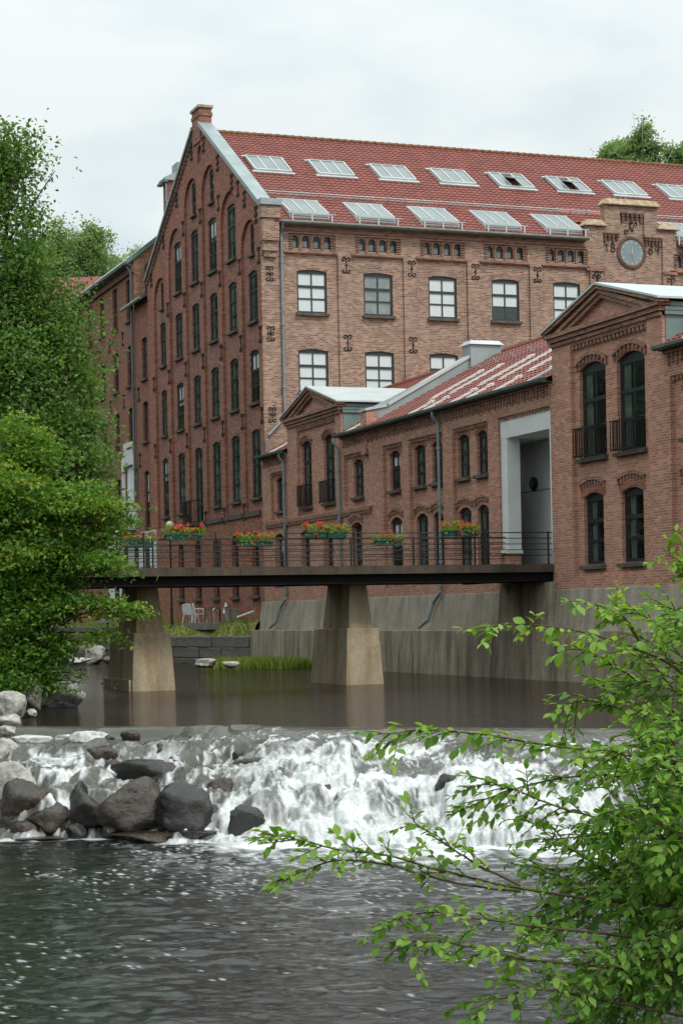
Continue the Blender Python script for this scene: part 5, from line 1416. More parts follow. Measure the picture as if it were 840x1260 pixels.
foam = np.maximum(foam, 0.75*sstep(0.12, 0.75, n2*0.7+0.5*n4+0.45*n1)*sstep(0.12, 0.24, t)*sstep(-5.5, -2.5, s))
z = z+0.018*n4*sstep(0.1, 0.2, t)*(1-0.6*right)+0.03*fbm(s*5, d*3, oct=2, seed=36)*sstep(0.08, 0.2, t)*(1-right)
tag(link('waterfall', grid('waterfall', s, d, z, 'water_fall', True, {'foam': foam.ravel()})), kind='structure')
# the lower pool with real wavelets
S = np.arange(-9.5, 9.5, 0.05); T = np.linspace(0, 1, 400)
s, t = np.meshgrid(S, T)
d = (df(s)+0.30)*(1-t)+10.5*t
near = sstep(22, 30, d)
z = LZ+0.016*fbm(s*0.8+3, d*1.3, oct=2, seed=51)+0.011*fbm(s*2.4, d*3.9, oct=3, seed=53)+0.008*fbm(s*6, d*8.5, oct=2, seed=55)
z = z+near*0.045*fbm(s*2.2, d*2.2, oct=3, seed=57)*sstep(-3, 0, s)
z = z-0.02
dist = df(s)-0.1-d
act = sstep(-2.7, -1.4, s)
wob = fbm(s*1.3, d*1.3, oct=3, seed=61)
f1 = act*sstep(1.9, 0.0, dist+0.9*wob-0.2+0.35*fbm(s*6, d*6, oct=2, seed=62))+(1-act)*0.75*sstep(0.35, 0.0, dist+0.35*wob)
lace = sstep(0.15, 0.5, fbm(s*5, d*6, oct=4, seed=63)+0.35*fbm(s*16, d*18, oct=2, seed=65))
f2 = lace*sstep(5.0, 0.3, dist)*0.55*sstep(-4.5, -1, s)
flk = fbm(s*13, d*22, oct=2, seed=67); reg = fbm(s*0.7, d*0.5, oct=3, seed=69)
bandf = np.exp(-((s+2.6-0.10*(d-26))/1.6)**2)
f3 = sstep(1.08, 1.3, flk+0.32*reg+0.26*bandf)*0.6
tag(link('pool_water', grid('pool_water', s, d, z, 'water_low', True, {'foam': np.clip(f1+f2+f3, 0, 1).ravel()})), kind='structure')

# ------------------------------------------------------------------ boulders
_ico = bmesh.new(); bmesh.ops.create_icosphere(_ico, subdivisions=4, radius=1.0)
IV = np.array([v.co[:] for v in _ico.verts]); IF = np.array([[v.index for v in f.verts] for f in _ico.faces]); _ico.free()
def rock_mesh(seed, rad, facets=11, rough=0.07, flat=0.0):
    r = np.random.default_rng(seed)
    nrm = r.standard_normal((facets, 3)); nrm /= np.linalg.norm(nrm, axis=1)[:, None]
    off = r.uniform(0.50, 0.86, facets)
    dd = IV@nrm.T
    lim = np.where(dd > 0.05, off/np.maximum(dd, 0.05), 9.0)
    k = 34.0
    rr_ = (np.sum(np.maximum(lim, 0.2)**-k, 1)+1.0)**(-1/k)
    P_ = IV*rr_[:, None]
    n = fbm(P_[:, 0]*2.1+seed, P_[:, 1]*2.1, P_[:, 2]*2.1, 4, seed % 97)
    n2 = fbm(P_[:, 0]*7+seed, P_[:, 1]*7, P_[:, 2]*7, 3, seed % 89)
    P_ = P_*(1+rough*n+rough*0.35*n2)[:, None]
    if flat: P_[:, 2] = np.where(P_[:, 2] > flat, flat+(P_[:, 2]-flat)*0.25, P_[:, 2])
    return P_*np.array(rad)
def fall_dep(x, y):
    dep = 34.0
    for _ in range(6):
        la = (x-420)/F_PX*dep; t_ = min(1.0, max(0.0, (y+(x-420)*0.0195-901)/(1033-901)))
        dep = float(dc(la)+0.3)*(1-t_)+float(df(la)+0.1)*t_
    return dep
def boulder(x, y, wpx, hpx, dep, mat, seed, label, group=None, flat=0.0, sink=0.25, facets=9, name='boulder', rough=0.09, rot=None):
    if dep < 38 and y > 890:
        dep = fall_dep(x, y+hpx*0.5)-(0.32 if y > 925 else 0.1)
        wpx *= 1.14; hpx *= 1.02
    sc = dep/F_PX
    rx, rz_ = wpx/2*sc*1.12, hpx/2*sc*(1.12+sink)
    ry = rx*0.75
    c = at(x, y+hpx*sink*0.5, dep+ry*0.35)
    me = np_mesh(name, rock_mesh(seed, (rx, ry, rz_), facets, rough, flat), IF, M[mat], True)
    o = link(name, me, None, c, -YAW if rot is None else rot)
    return tag(o, label, 'rock', group)
GB = 'boulders in the rapids'
B_ = [
 (37, 908, 54, 22, 36.3, 'rock_white', 'flat whitish rock at the lip of the fall, far left, behind the long wet slab', 0.3),
 (84, 906, 26, 13, 36.2, 'rock_white', 'small pale rock at the lip of the fall, between two larger whitish rocks', 0.3),
 (111, 909, 40, 21, 35.7, 'rock_white', 'rounded whitish rock at the lip of the fall above the mossy brown one', 0.0),
 (9, 899, 26, 12, 37.3, 'rock_pale', 'small pale rock at the left edge where pool meets fall', 0.0),
 (18, 962, 62, 66, 34.6, 'rock_pale', 'largest pale grey boulder at the left edge of the rapids', 0.0),
 (6, 920, 44, 34, 35.8, 'rock_pale', 'pale rock at the left edge behind the largest pale boulder', 0.0),
 (70, 935, 74, 28, 35.2, 'rock_white', 'long pale slab with water running over it, left part of the rapids', 0.2),
 (124, 928, 44, 27, 35.2, 'rock_brown', 'mossy brown rock under the rounded whitish rock', 0.0),
 (33, 985, 50, 62, 34.2, 'rock_brown', 'dark brown boulder with a thin trickle, right of the largest pale boulder', 0.0),
 (60, 1005, 44, 36, 33.9, 'rock_brown', 'low brown boulder at the waterline, left of the black faceted boulder', 0.0),
 (110, 999, 54, 48, 33.7, 'rock_dark', 'black faceted wet boulder with white chips, left of the big brown boulder', 0.0),
 (160, 990, 78, 62, 33.6, 'rock_brown', 'biggest smooth brown boulder in the middle of the rapids', 0.0),
 (226, 993, 62, 58, 33.3, 'rock_dark', 'rough dark round boulder right of the biggest brown boulder', 0.0),
 (275, 973, 32, 34, 33.4, 'rock_brown', 'brown boulder standing out of the white water above the splashed rock', 0.0),
 (301, 1005, 40, 36, 32.7, 'rock_dark', 'dark boulder half covered by splashing white water', 0.0),
 (322, 975, 24, 26, 33.2, 'rock_brown', 'small brown rock at the edge of the strongest white water', 0.0),
 (186, 948, 80, 32, 34.4, 'rock_dark', 'broad dark wet rock with thin water sliding over it, above the biggest brown boulder', 0.0),
 (115, 962, 56, 26, 34.4, 'rock_brown', 'brown ledge rock with small falls, above the black faceted boulder', 0.1),
 (178, 1027, 76, 18, 32.9, 'rock_brown', 'flat brown rock at the waterline below the biggest brown boulder', 0.2),
 (240, 1023, 42, 14, 32.8, 'rock_dark', 'low dark rock at the waterline below the rough dark boulder', 0.1),
 (230, 910, 50, 14, 35.6, 'rock_brown', 'mossy flat rock breaking the surface at the lip of the fall', 0.1),
 (320, 945, 60, 26, 34.1, 'rock_brown', 'brownish rock with water streaming round it, upper middle of the fall', 0.0),
 (392, 974, 36, 24, 33.2, 'rock_brown', 'dark rock showing through the white water in the middle of the fall', 0.0),
 (50, 1030, 60, 12, 33.4, 'rock_brown', 'low flat rock in the pool at the lower left of the rapids', 0.2),
 (172, 915, 40, 14, 35.9, 'rock_dark', 'dark wet rock under thin water at the lip, left of the mossy flat rock', 0.1),
 (100, 985, 26, 40, 34.1, 'rock_dark', 'narrow black rock wedged behind the black faceted boulder', 0.0),
 (560, 965, 40, 34, 32.6, 'rock_dark', 'dark rock behind the leaves in the right part of the white water', 0.0),
 (820, 925, 46, 44, 32.3, 'rock_brown', 'brown rock at the right edge of the fall behind the shrub', 0.0),
 (75, 853, 52, 30, 46.0, 'rock_pale', 'pale sloping boulder on the left bank in front of the left pier', 0.0),
 (38, 858, 30, 36, 43.5, 'rock_grey', 'grey pointed boulder leaning on the left bank under the bush', 0.0),
 (12, 868, 44, 34, 41.0, 'rock_pale', 'heap-topping pale rock at the left edge under the bush', 0.0),
 (6, 886, 40, 20, 39.0, 'rock_pale', 'low pale rock at the left edge beside the calm pool', 0.0),
 (40, 876, 14, 8, 41.5, 'rock_pale', 'small pale stone at the water edge below the grey pointed boulder', 0.0),
 (56, 845, 20, 18, 47.5, 'rock_grey', 'small grey rock behind the pale sloping boulder on the left bank', 0.0),
 (95, 803, 34, 22, 92, 'rock_grey', 'rounded brownish rock of the far gravel bar, left one of the pair', 0.0),
 (117, 805, 28, 20, 90, 'rock_pale', 'rounded pale rock of the far gravel bar, right one of the pair', 0.0),
 (80, 809, 24, 12, 90, 'rock_pale', 'flat pale rock at the left end of the far gravel bar', 0.0),
 (100, 812, 26, 7, 88, 'rock_white', 'thin whitish slab in front of the far gravel bar rocks', 0.0),
 (134, 812, 16, 9, 88, 'rock_grey', 'small grey rock at the right end of the far gravel bar', 0.0),
 (252, 814, 30, 11, 72, 'rock_pale', 'pale flat rock at the foot of the stone wall between the piers', 0.0),
 (285, 816, 26, 8, 71, 'rock_pale', 'low pale stone beside the reeds between the piers', 0.0),
]
for k, (x, y, wp, hp_, dp, mt, lb, fl) in enumerate(B_):
    boulder(x, y, wp, hp_, dp, mt, 100+k*13, lb, GB if k < 28 else 'rocks along the banks', fl)
SHORT = ['flat whitish lip rock', 'small pale lip rock', 'rounded whitish lip rock', 'pale rock at the left edge', 'largest pale boulder', 'pale rock behind the largest pale boulder', 'long wet slab', 'mossy brown rock', 'brown boulder with the trickle',
 'low brown boulder', 'black faceted boulder', 'biggest brown boulder', 'rough dark round boulder', 'brown boulder in white water', 'splashed dark boulder', 'small brown rock by the white water', 'broad dark sliding rock', 'brown ledge rock', 'flat brown waterline rock',
 'low dark waterline rock', 'mossy flat lip rock', 'brownish streamed rock']
used_lb = {}
def stone_label(x, y):
    best = sorted(range(len(SHORT)), key=lambda i: (B_[i][0]-x)**2+(B_[i][1]-y)**2)
    for i in best:
        dx, dy = x-B_[i][0], y-B_[i][1]
        w_ = ('right of' if dx > 0 else 'left of') if abs(dx) > abs(dy) else ('below' if dy > 0 else 'above')
        lb = 'small wet stone just %s the %s' % (w_, SHORT[i])
        if lb not in used_lb: used_lb[lb] = 1; return lb
small = [(28, 925, 20), (56, 952, 22), (95, 945, 18), (140, 945, 20), (150, 925, 16), (88, 968, 22), (66, 975, 24), (140, 985, 18), (198, 962, 20), (206, 1015, 16), (246, 950, 22), (262, 1000, 20), (250, 1012, 16),
 (140, 1020, 18), (96, 1022, 20), (30, 1020, 22), (12, 1010, 26), (8, 990, 22), (82, 1018, 14), (190, 1012, 16), (214, 940, 20), (284, 950, 18), (300, 930, 22), (340, 990, 18), (160, 905, 18), (132, 908, 14), (60, 925, 14), (200, 925, 22), (270, 925, 24), (350, 920, 20)]
for k, (x, y, wp) in enumerate(small):
    boulder(x, y, wp*1.25, wp*0.85, 34, 'rock_dark' if k % 3 else 'rock_brown', 900+k*7, stone_label(x, y), 'small stones in the rapids', 0.0, name='stone')
# splashes: drops thrown up at the foot of the fall
bm_ = []
oct_v = np.array([[1,0,0],[-1,0,0],[0,1,0],[0,-1,0],[0,0,1],[0,0,-1]], float); oct_f = np.array([[0,2,4],[2,1,4],[1,3,4],[3,0,4],[2,0,5],[1,2,5],[3,1,5],[0,3,5]])
nd = 9000
ds = RNG.uniform(-1.2, 6.5, nd); dt = RNG.beta(5.0, 1.8, nd)
dd_ = (dc(ds)+0.55)*(1-dt)+(df(ds)-0.3)*dt
zz = np.interp(dt, [0.25, 0.45, 0.6, 0.9, 1.0], [-0.25, -0.60, -0.85, -1.55, -1.68])+np.abs(RNG.normal(0, 0.12, nd))
rad = RNG.uniform(0.002, 0.006, nd)
Cn = np.stack([CAM.x+RIGHT.x*ds+FWD.x*dd_, CAM.y+RIGHT.y*ds+FWD.y*dd_, zz], 1)
keep = dt > 0.5
Cn, rad = Cn[keep], rad[keep]
V = (Cn[:, None, :]+oct_v[None]*rad[:, None, None]).reshape(-1, 3); Fq = (oct_f[None]+(np.arange(len(Cn))*6)[:, None, None]).reshape(-1, 3)
M['spray'] = plain('spray_white', (0.82, 0.85, 0.86), 0.3, 0.03, 3.0)
tag(link('spray', np_mesh('spray', V, Fq, M['spray'])), kind='stuff')

# ------------------------------------------------------------------ grass
def grass_patch(name, pts, hgt, mat='grass', label=None):
    P_ = np.asarray(pts, float); n = len(P_)
    a = RNG.random(n)*2*PI; H = hgt*(0.6+0.6*RNG.random(n)); lean = RNG.normal(0, 0.25, (n, 2))*H[:, None]
    wv = np.stack([np.cos(a), np.sin(a), np.zeros(n)], 1)*(0.012+0.012*RNG.random(n))[:, None]
    tip = P_+np.stack([lean[:, 0], lean[:, 1], H], 1); md = P_+np.stack([lean[:, 0]*.35, lean[:, 1]*.35, H*.6], 1)
    V = np.stack([P_-wv, P_+wv, md+wv*.8, tip, md-wv*.8], 1).reshape(-1, 3)
    b = np.arange(n)*5
    Tq = np.concatenate([np.stack([b, b+1, b+2], 1), np.stack([b, b+2, b+4], 1), np.stack([b+4, b+2, b+3], 1)])
    return tag(link(name, np_mesh(name, V, Tq, M[mat], False, {'tint': np.repeat(RNG.random(n), 5)})), kind='stuff')
u = RNG.random(5200); v = RNG.normal(0, 0.42, 5200)
P0, P1 = np.array([-3.25, -5.2]), np.array([-1.25, -8.3])
dirn = (P1-P0)/np.linalg.norm(P1-P0); per = np.array([-dirn[1], dirn[0]])
xy = P0+(P1-P0)*u[:, None]+per*v[:, None]
xy2 = np.stack([RNG.uniform(-3.6, -1.2, 2600), RNG.uniform(-6.5, -1.5, 2600)], 1)
xy = np.concatenate([xy, xy2])
grass_patch('reeds', np.column_stack([xy, np.full(len(xy), WZ-0.02)]), 0.42)
tag(link('gravel_bar', mesh_of('gravel_bar', [(-3.5, -6.2, WZ-0.1), (-1.0, -8.6, WZ-0.1), (-0.7, -4, WZ+0.04), (-0.7, 1, WZ+0.1), (-2.4, 12, WZ+0.15), (-3.3, 12, WZ-0.1), (-3.7, 0, WZ-0.1)], [(0, 1, 2, 3, 4, 5, 6)], M['dirt'])), kind='structure')
n = 4500
gy = RNG.uniform(0.5, 34, n); gu = RNG.beta(1.3, 2.2, n)*0.9
gx0 = np.interp(gy, [0.2, 8.5, 12, 14, 60], [-0.72, -2.42, -2.46, -2.92, -2.92]); gx = gx0+(0.08-gx0)*gu
gz0 = np.where(gy < 11, 1.12, np.where(gy < 14, 1.12+(gy-11)*0.16, 1.60)); gz_ = gz0+(1.74-gz0)*sstep(0, 0.4, gu)
kp = ~((gx > -1.62) & (gy > 4.0) & (gy < 10.2))
grass_patch('terrace_grass', np.stack([gx, gy, gz_], 1)[kp], 0.16)

# ------------------------------------------------------------------ trees
def tree(name, label, cat, base, blobs, nleaf, lsize, mat, trunk_r, group=None, bark='bark', clump=0.55, droop=0.2, up=0.4, tint=(0.5, 0.25), ratio=0.6, limbs=True, seed=1, flat=0.55):
    r = np.random.default_rng(seed)
    t = thing(name, label, cat, base, 0.0, group)
    bx = Vector(base)
    ctr = [Vector(b[0]) for b in blobs]
    cen = sum(ctr, Vector())/len(ctr); top = max(ctr, key=lambda q: q.z)
    mb = MB()
    pts = [bx-Vector((0, 0, 0.4)), bx.lerp(top, 0.33)+Vector((0.12, 0.05, 0)), bx.lerp(top, 0.66)-Vector((0.08, 0, 0)), top]
    mb.tube(pts, trunk_r, 8, trunk_r*0.2)
    mb.build('trunk', M[bark], t, True)
    if limbs:
        mb = MB()
        for c in ctr:
            a = min(max((c.z-bx.z)/max(0.1, top.z-bx.z)*0.6, 0.12), 0.85); s0 = bx.lerp(top, a)
            mb.tube([s0, s0.lerp(c, 0.5)+Vector((0, 0, 0.08*(c-s0).length)), c], trunk_r*0.42, 6, trunk_r*0.10)
            for k in range(3):
                e = c+Vector(r.normal(0, 0.5, 3))*0.8; mb.tube([s0.lerp(c, 0.6), e], trunk_r*0.16, 5, trunk_r*0.05)
        mb.build('branches', M[bark], t, True)
    vol = np.array([b[1][0]*b[1][1]*b[1][2] for b in blobs])**0.75; vol = vol/vol.sum()
    C, Tn = [], []
    for (c, rad), wv in zip(blobs, vol):
        nl = int(nleaf*wv); nc = max(5, int(nl/46))
        u_ = r.standard_normal((nc, 3)); u_ /= np.linalg.norm(u_, axis=1)[:, None]
        rr_ = r.random(nc)**0.42
        rr_ *= 1+0.38*fbm(u_[:, 0]*2.2+seed, u_[:, 1]*2.2, u_[:, 2]*2.2, 3, seed)
        cc = np.array(c)+u_*rr_[:, None]*np.array(rad)
        ct = tint[0]+tint[1]*r.standard_normal(nc)
        k = r.integers(0, nc, nl)
        sp = r.standard_normal((nl, 3))*np.array([1, 1, flat])*clump*(0.55+0.45*r.random((nl, 1)))
        sp[:, 2] -= droop*np.abs(sp[:, :2]).sum(1)*0.4
        C.append(cc[k]+sp); Tn.append(ct[k]+0.12*r.standard_normal(nl))
    me = leaf_mesh('crown', np.concatenate(C), lsize, mat, np.concatenate(Tn), up, ratio, 0.5, r)
    o = link('crown', me, t, keep=True); o['kind'] = 'stuff'
    return t
def BL(x, y, dep, rx, ry, rz_=None):
    """a clump of crown: centre seen near x, y at the given distance, half sizes in reference pixels"""
    k = dep/F_PX
    return (tuple(at(x, y, dep)), (rx*k, (rz_ or rx)*k, ry*k))
tree('riverside_tree', 'tall dark green tree on the left bank rising beside the wing', 'tree', tuple(cw(-10.2, 57, 0.6)),
     [BL(-20, 230, 57, 60, 70), BL(15, 200, 57, 26, 40), BL(38, 262, 57, 20, 26), BL(-20, 350, 58, 70, 75), BL(30, 330, 56, 40, 50), BL(60, 395, 57, 48, 52), BL(15, 440, 56, 70, 60),
      BL(85, 455, 57, 44, 42), BL(105, 520, 57, 34, 44), BL(40, 540, 56, 70, 65), BL(95, 590, 57, 40, 44), BL(-40, 480, 59, 60, 120), BL(20, 640, 57, 80, 60), BL(112, 400, 58, 14, 16), BL(120, 560, 56, 22, 20), BL(-5, 175, 57, 18, 22)],
     62000, 0.15, 'leaf_tree', 0.28, seed=3, clump=0.46, tint=(0.5, 0.24))
tree('leafy_bush', 'bright yellowish green leafy bush leaning over the river from the left bank', 'bush', tuple(cw(-8.8, 46, 0.3)),
     [BL(20, 610, 45, 60, 40), BL(80, 625, 45, 45, 26), BL(130, 618, 44.5, 30, 14), BL(40, 560, 46, 36, 34), BL(30, 680, 45, 70, 40), BL(100, 660, 45, 40, 22), BL(120, 690, 44.5, 36, 14),
      BL(150, 745, 44, 34, 9), BL(112, 735, 44, 26, 12), BL(126, 778, 44, 20, 9), BL(20, 530, 46, 30, 24), BL(110, 600, 45, 30, 12), BL(142, 640, 45, 20, 12), BL(-30, 620, 46, 50, 80)],
     29000, 0.125, 'leaf_bush', 0.10, seed=5, clump=0.34, tint=(0.5, 0.28), droop=0.6, flat=0.28)
tree('bank_shrub', 'dense dark green shrub on the left bank hanging down to the pale rocks', 'shrub', tuple(cw(-8.6, 45, 0.0)),
     [BL(0, 740, 45, 60, 50), BL(45, 745, 44.5, 40, 40), BL(10, 800, 44.5, 50, 42), BL(60, 790, 44.5, 28, 26), BL(72, 735, 45, 26, 24), BL(10, 838, 43.5, 30, 18), BL(48, 825, 44, 24, 14), BL(-40, 780, 46, 40, 70), BL(80, 700, 45, 20, 16), BL(64, 842, 44, 10, 5), BL(95, 828, 44, 9, 4)],
     32000, 0.12, 'leaf_bush', 0.10, seed=8, clump=0.30, tint=(0.34, 0.2), droop=0.5, flat=0.35)
# background trees
FG = 'trees on the hillside behind the buildings'
def far_tree(label, blobs, n, base, seed, size=0.34, cat='tree', bark='bark', clump=0.8, tint=(0.5, 0.22)):
    tree('far_tree', label, cat, tuple(base), blobs, n, size, 'leaf_far_haze', 0.25, FG, bark, clump, 0.3, 0.4, tint, seed=seed)
far_tree('slender pointed green tree above the red roof of the far house', [BL(73, 300, 190, 12, 26), BL(72, 280, 190, 6, 14), BL(75, 330, 190, 18, 22)], 3800, cw(-28, 190, 17), 21)
far_tree('broad round topped green tree above the far house, tallest of the clump', [BL(116, 300, 192, 18, 22), BL(112, 285, 192, 11, 11), BL(120, 325, 192, 20, 22), BL(100, 320, 192, 14, 22)], 5200, cw(-25, 192, 17), 22)
far_tree('dark green tree between the slender one and the broad one above the far house', [BL(94, 302, 194, 9, 22), BL(93, 325, 194, 14, 22)], 3200, cw(-27, 194, 17), 23)
far_tree('faint pale tree top just above the wing roof', [BL(150, 322, 215, 12, 9), BL(168, 312, 218, 9, 9), BL(140, 335, 215, 14, 10)], 1500, cw(-25, 216, 18), 24, tint=(0.75, 0.2))
far_tree('low green tree behind the ridge left of the birch', [BL(50, 330, 188, 20, 30), BL(36, 310, 188, 14, 22)], 3600, cw(-31, 188, 17), 25)
far_tree('tall feathery birch with pale stems above the mill ridge', [BL(791, 160, 150, 8, 12), BL(785, 172, 150, 13, 14), BL(797, 172, 150, 9, 16), BL(775, 185, 150, 16, 14), BL(792, 192, 150, 18, 14), BL(810, 182, 150, 10, 14), BL(791, 148, 150, 3, 6)], 3400, cw(23.5, 150, 14), 26, 0.26, bark='bark_pale', clump=0.42)
far_tree('round bushy tree left of the feathery birch above the mill ridge', [BL(755, 182, 154, 14, 11), BL(748, 192, 154, 12, 12), BL(765, 196, 154, 16, 10)], 2200, cw(21, 154, 14), 27, 0.3, clump=0.5)
far_tree('low tree at the right edge above the mill ridge', [BL(832, 192, 152, 14, 9), BL(846, 188, 152, 12, 14), BL(824, 186, 152, 6, 6), BL(828, 182, 152, 3, 7)], 2000, cw(27, 152, 14), 28, 0.28, clump=0.45)
n = 15000
wl = RNG.uniform(-70, 60, n); wd = RNG.uniform(150, 240, n)
wb = -1+22*sstep(118, 185, wd); wh_ = np.minimum(6.5, 4.5+2.5*fbm(wl*0.12, wd*0.12, oct=2, seed=71))*(1-0.75*sstep(-22, -14, wl)*sstep(34, 20, wl))
C = np.stack([CAM.x+RIGHT.x*wl+FWD.x*wd, CAM.y+RIGHT.y*wl+FWD.y*wd, wb+wh_*RNG.random(n)**0.6], 1)
tag(link('woodland', leaf_mesh('woodland', C, 0.9, 'leaf_far_haze', 0.4+0.2*RNG.standard_normal(n), 0.4, 0.7)), kind='stuff')
# the wooded valley side that goes on up to the left
n = 26000
wl = RNG.uniform(-200, -48, n); wd = RNG.uniform(135, 300, n)
hb_ = -1+22*sstep(118, 185, wd)+14*sstep(200, 380, wd)+34*sstep(-52, -115, wl)*sstep(118, 190, wd)
C = np.stack([CAM.x+RIGHT.x*wl+FWD.x*wd, CAM.y+RIGHT.y*wl+FWD.y*wd, hb_+12*(0.7+0.3*fbm(wl*0.1, wd*0.1, oct=2, seed=79))*RNG.random(n)**0.6], 1)
tag(link('valley_woodland', leaf_mesh('valley_woodland', C, 1.9, 'leaf_valley', 0.5+0.2*RNG.standard_normal(n), 0.4, 0.8)), kind='stuff')
# wooded left bank that runs on past the picture
n = 34000
wl = RNG.uniform(-46, -15, n); wd = RNG.uniform(22, 100, n)
ht = np.clip(11+6*fbm(wl*0.12, wd*0.12, oct=2, seed=73), 4, 19)*np.where(wd < 75, 1.0, 0.6)*np.where((wl < -27) & (wd > 60), 2.1, 1.0)
C = np.stack([CAM.x+RIGHT.x*wl+FWD.x*wd, CAM.y+RIGHT.y*wl+FWD.y*wd, 1.5+ht*RNG.random(n)**0.6], 1)
tag(link('bank_woodland', leaf_mesh('bank_woodland', C, 0.55, 'leaf_valley', 0.5+0.22*RNG.standard_normal(n), 0.4, 0.7)), kind='stuff')
# ------------------------------------------------------------------ the near shrub, leaf by leaf
shrub = thing('leafy_shrub', 'big leafy green shrub in the near right corner reaching its branches over the pool', 'shrub', cw(3.4, 9.4, -0.2))
fr = np.random.default_rng(77)
LT = np.array([[0, 0, 0], [0.22, 0.36, 0.05], [0.22, 0, 0], [0.22, -0.36, 0.05], [0.52, 0.5, 0.07], [0.52, 0, 0.0], [0.52, -0.5, 0.07], [0.80, 0.30, 0.02], [0.80, 0, -0.03], [0.80, -0.30, 0.02], [1.0, 0, -0.09]])
LF = np.array([[0, 2, 1], [0, 3, 2], [1, 2, 5], [1, 5, 4], [2, 3, 6], [2, 6, 5], [4, 5, 8], [4, 8, 7], [5, 6, 9], [5, 9, 8], [7, 8, 10], [8, 9, 10]])
LC, LA, LN, LL, LTn = [], [], [], [], []       # leaf foot, axis, normal, length, tint
def spl(pts, n):
    P_ = np.array([p for p in pts], float); k = np.linspace(0, 1, len(P_)); x = np.linspace(0, 1, n)
    out = np.stack([np.interp(x, k, P_[:, i]) for i in range(3)], 1)
    for _ in range(3): out[1:-1] = (out[:-2]+2*out[1:-1]+out[2:])/4
    return out
def leaves_along(P_, start, step, size, tint, drop=0.0):
    acc = 0; sgn = 1
    tot = np.concatenate([[0], np.cumsum(np.linalg.norm(np.diff(P_, axis=0), axis=1))])
    L = tot[-1]; s_ = start*L
    while s_ < L:
        c = np.array([np.interp(s_, tot, P_[:, i]) for i in range(3)])
        j = min(np.searchsorted(tot, s_), len(P_)-1); tg = P_[j]-P_[max(0, j-1)]; tg /= np.linalg.norm(tg)+1e-9
        up = np.array([0, 0, 1.0])+fr.normal(0, 0.38, 3); up /= np.linalg.norm(up)
        sd_ = np.cross(tg, up); sd_ /= np.linalg.norm(sd_)+1e-9
        ang = math.radians(fr.uniform(32, 72)); ax = tg*math.cos(ang)+sd_*sgn*math.sin(ang)+np.array([0, 0, fr.normal(0.02, 0.16)-drop])
        ax /= np.linalg.norm(ax); nn = up-ax*(up@ax); nn /= np.linalg.norm(nn)
        LC.append(c); LA.append(ax); LN.append(nn); LL.append(size*fr.uniform(0.5, 1.25)); LTn.append(tint+fr.normal(0, 0.2))
        sgn = -sgn; s_ += step*fr.uniform(0.6, 1.4)
    tg = P_[-1]-P_[-2]; tg /= np.linalg.norm(tg)
    for k in range(2):
        a = tg+fr.normal(0, 0.3, 3); a /= np.linalg.norm(a); u_ = np.array([0, 0, 1.0])+fr.normal(0, 0.3, 3); u_ -= a*(u_@a); u_ /= np.linalg.norm(u_)
        LC.append(P_[-1]); LA.append(a); LN.append(u_); LL.append(size*fr.uniform(0.6, 0.95)); LTn.append(tint+0.18)
SZ = 0.056
def branch(px, twigs=10, tl=(0.18, 0.42), start=0.35, r0=0.009, step=0.0225, tint=0.5, size=SZ, drop=0.10, main=True):
    P_ = spl([at(*q) for q in px], 26)
    P_ = P_+np.cumsum(fr.normal(0, 0.006, P_.shape), 0)*np.linspace(0, 1, 26)[:, None]
    mb = MB(); mb.tube([Vector(q) for q in P_], r0, 6, 0.0022)
    twigs = int(twigs*1.35)
    for k in range(twigs):
        u_ = start+(0.97-start)*(k+fr.random()*0.8)/twigs
        j = int(u_*25); b = P_[j]; tg = P_[min(j+1, 25)]-P_[j-1]; tg /= np.linalg.norm(tg)
        a = tg*0.75+fr.normal(0, 0.55, 3)*np.array([1, 1, 0.75]); a /= np.linalg.norm(a)
        L = fr.uniform(*tl)*(1.15-0.5*u_)
        Q = np.array([b+a*L*x+np.array([0, 0, -drop*L*x*x*1.5]) for x in np.linspace(0, 1, 7)])
        mb.tube([Vector(q) for q in Q], 0.0035, 4, 0.0013)
        leaves_along(Q, 0.12, step, size, tint+fr.normal(0, 0.10), drop)
    if main: leaves_along(P_, max(start, 0.3), step*1.15, size, tint, drop)
    mb.build('branch', M['twig'], shrub)
B = branch
B([(915, 915, 9.5), (830, 815, 9.4), (765, 788, 9.3), (700, 768, 9.2), (640, 762, 9.1), (578, 772, 9.0)], 8, (0.06, 0.16), 0.42, tint=0.70, drop=0.35, size=0.068)
B([(885, 910, 9.8), (805, 822, 9.8), (772, 764, 9.8), (740, 745, 9.8), (686, 734, 9.7)], 6, (0.08, 0.2), 0.5, tint=0.68, drop=0.3, size=0.068)
B([(800, 815, 9.7), (778, 770, 9.7), (760, 738, 9.7), (766, 722, 9.7)], 4, (0.06, 0.14), 0.4, tint=0.7, drop=0.1)
B([(895, 940, 9.6), (805, 855, 9.6), (745, 818, 9.5), (688, 796, 9.4)], 9, (0.1, 0.24), 0.35, tint=0.62, drop=0.3, size=0.068)
B([(875, 830, 10), (850, 745, 10), (828, 695, 10), (815, 662, 10)], 8, (0.1, 0.2), 0.3, tint=0.66)
B([(890, 760, 10), (862, 700, 10), (840, 668, 10)], 6, (0.1, 0.2), 0.2, tint=0.66)
B([(880, 800, 10), (845, 760, 10), (800, 742, 10)], 7, (0.1, 0.22), 0.2, tint=0.6)
B([(925, 970, 9.5), (835, 893, 9.5), (765, 872, 9.4), (712, 860, 9.3), (683, 884, 9.3)], 9, (0.12, 0.28), 0.35, tint=0.6, drop=0.25)
B([(900, 900, 9.4), (830, 850, 9.4), (790, 835, 9.4), (750, 850, 9.3)], 9, (0.14, 0.3), 0.25, tint=0.55)
B([(935, 1010, 9.2), (845, 938, 9.2), (745, 926, 9), (645, 916, 8.9), (560, 906, 8.8), (500, 908, 8.7), (464, 922, 8.7)], 13, (0.08, 0.22), 0.38, tint=0.62, drop=0.2, size=0.062)
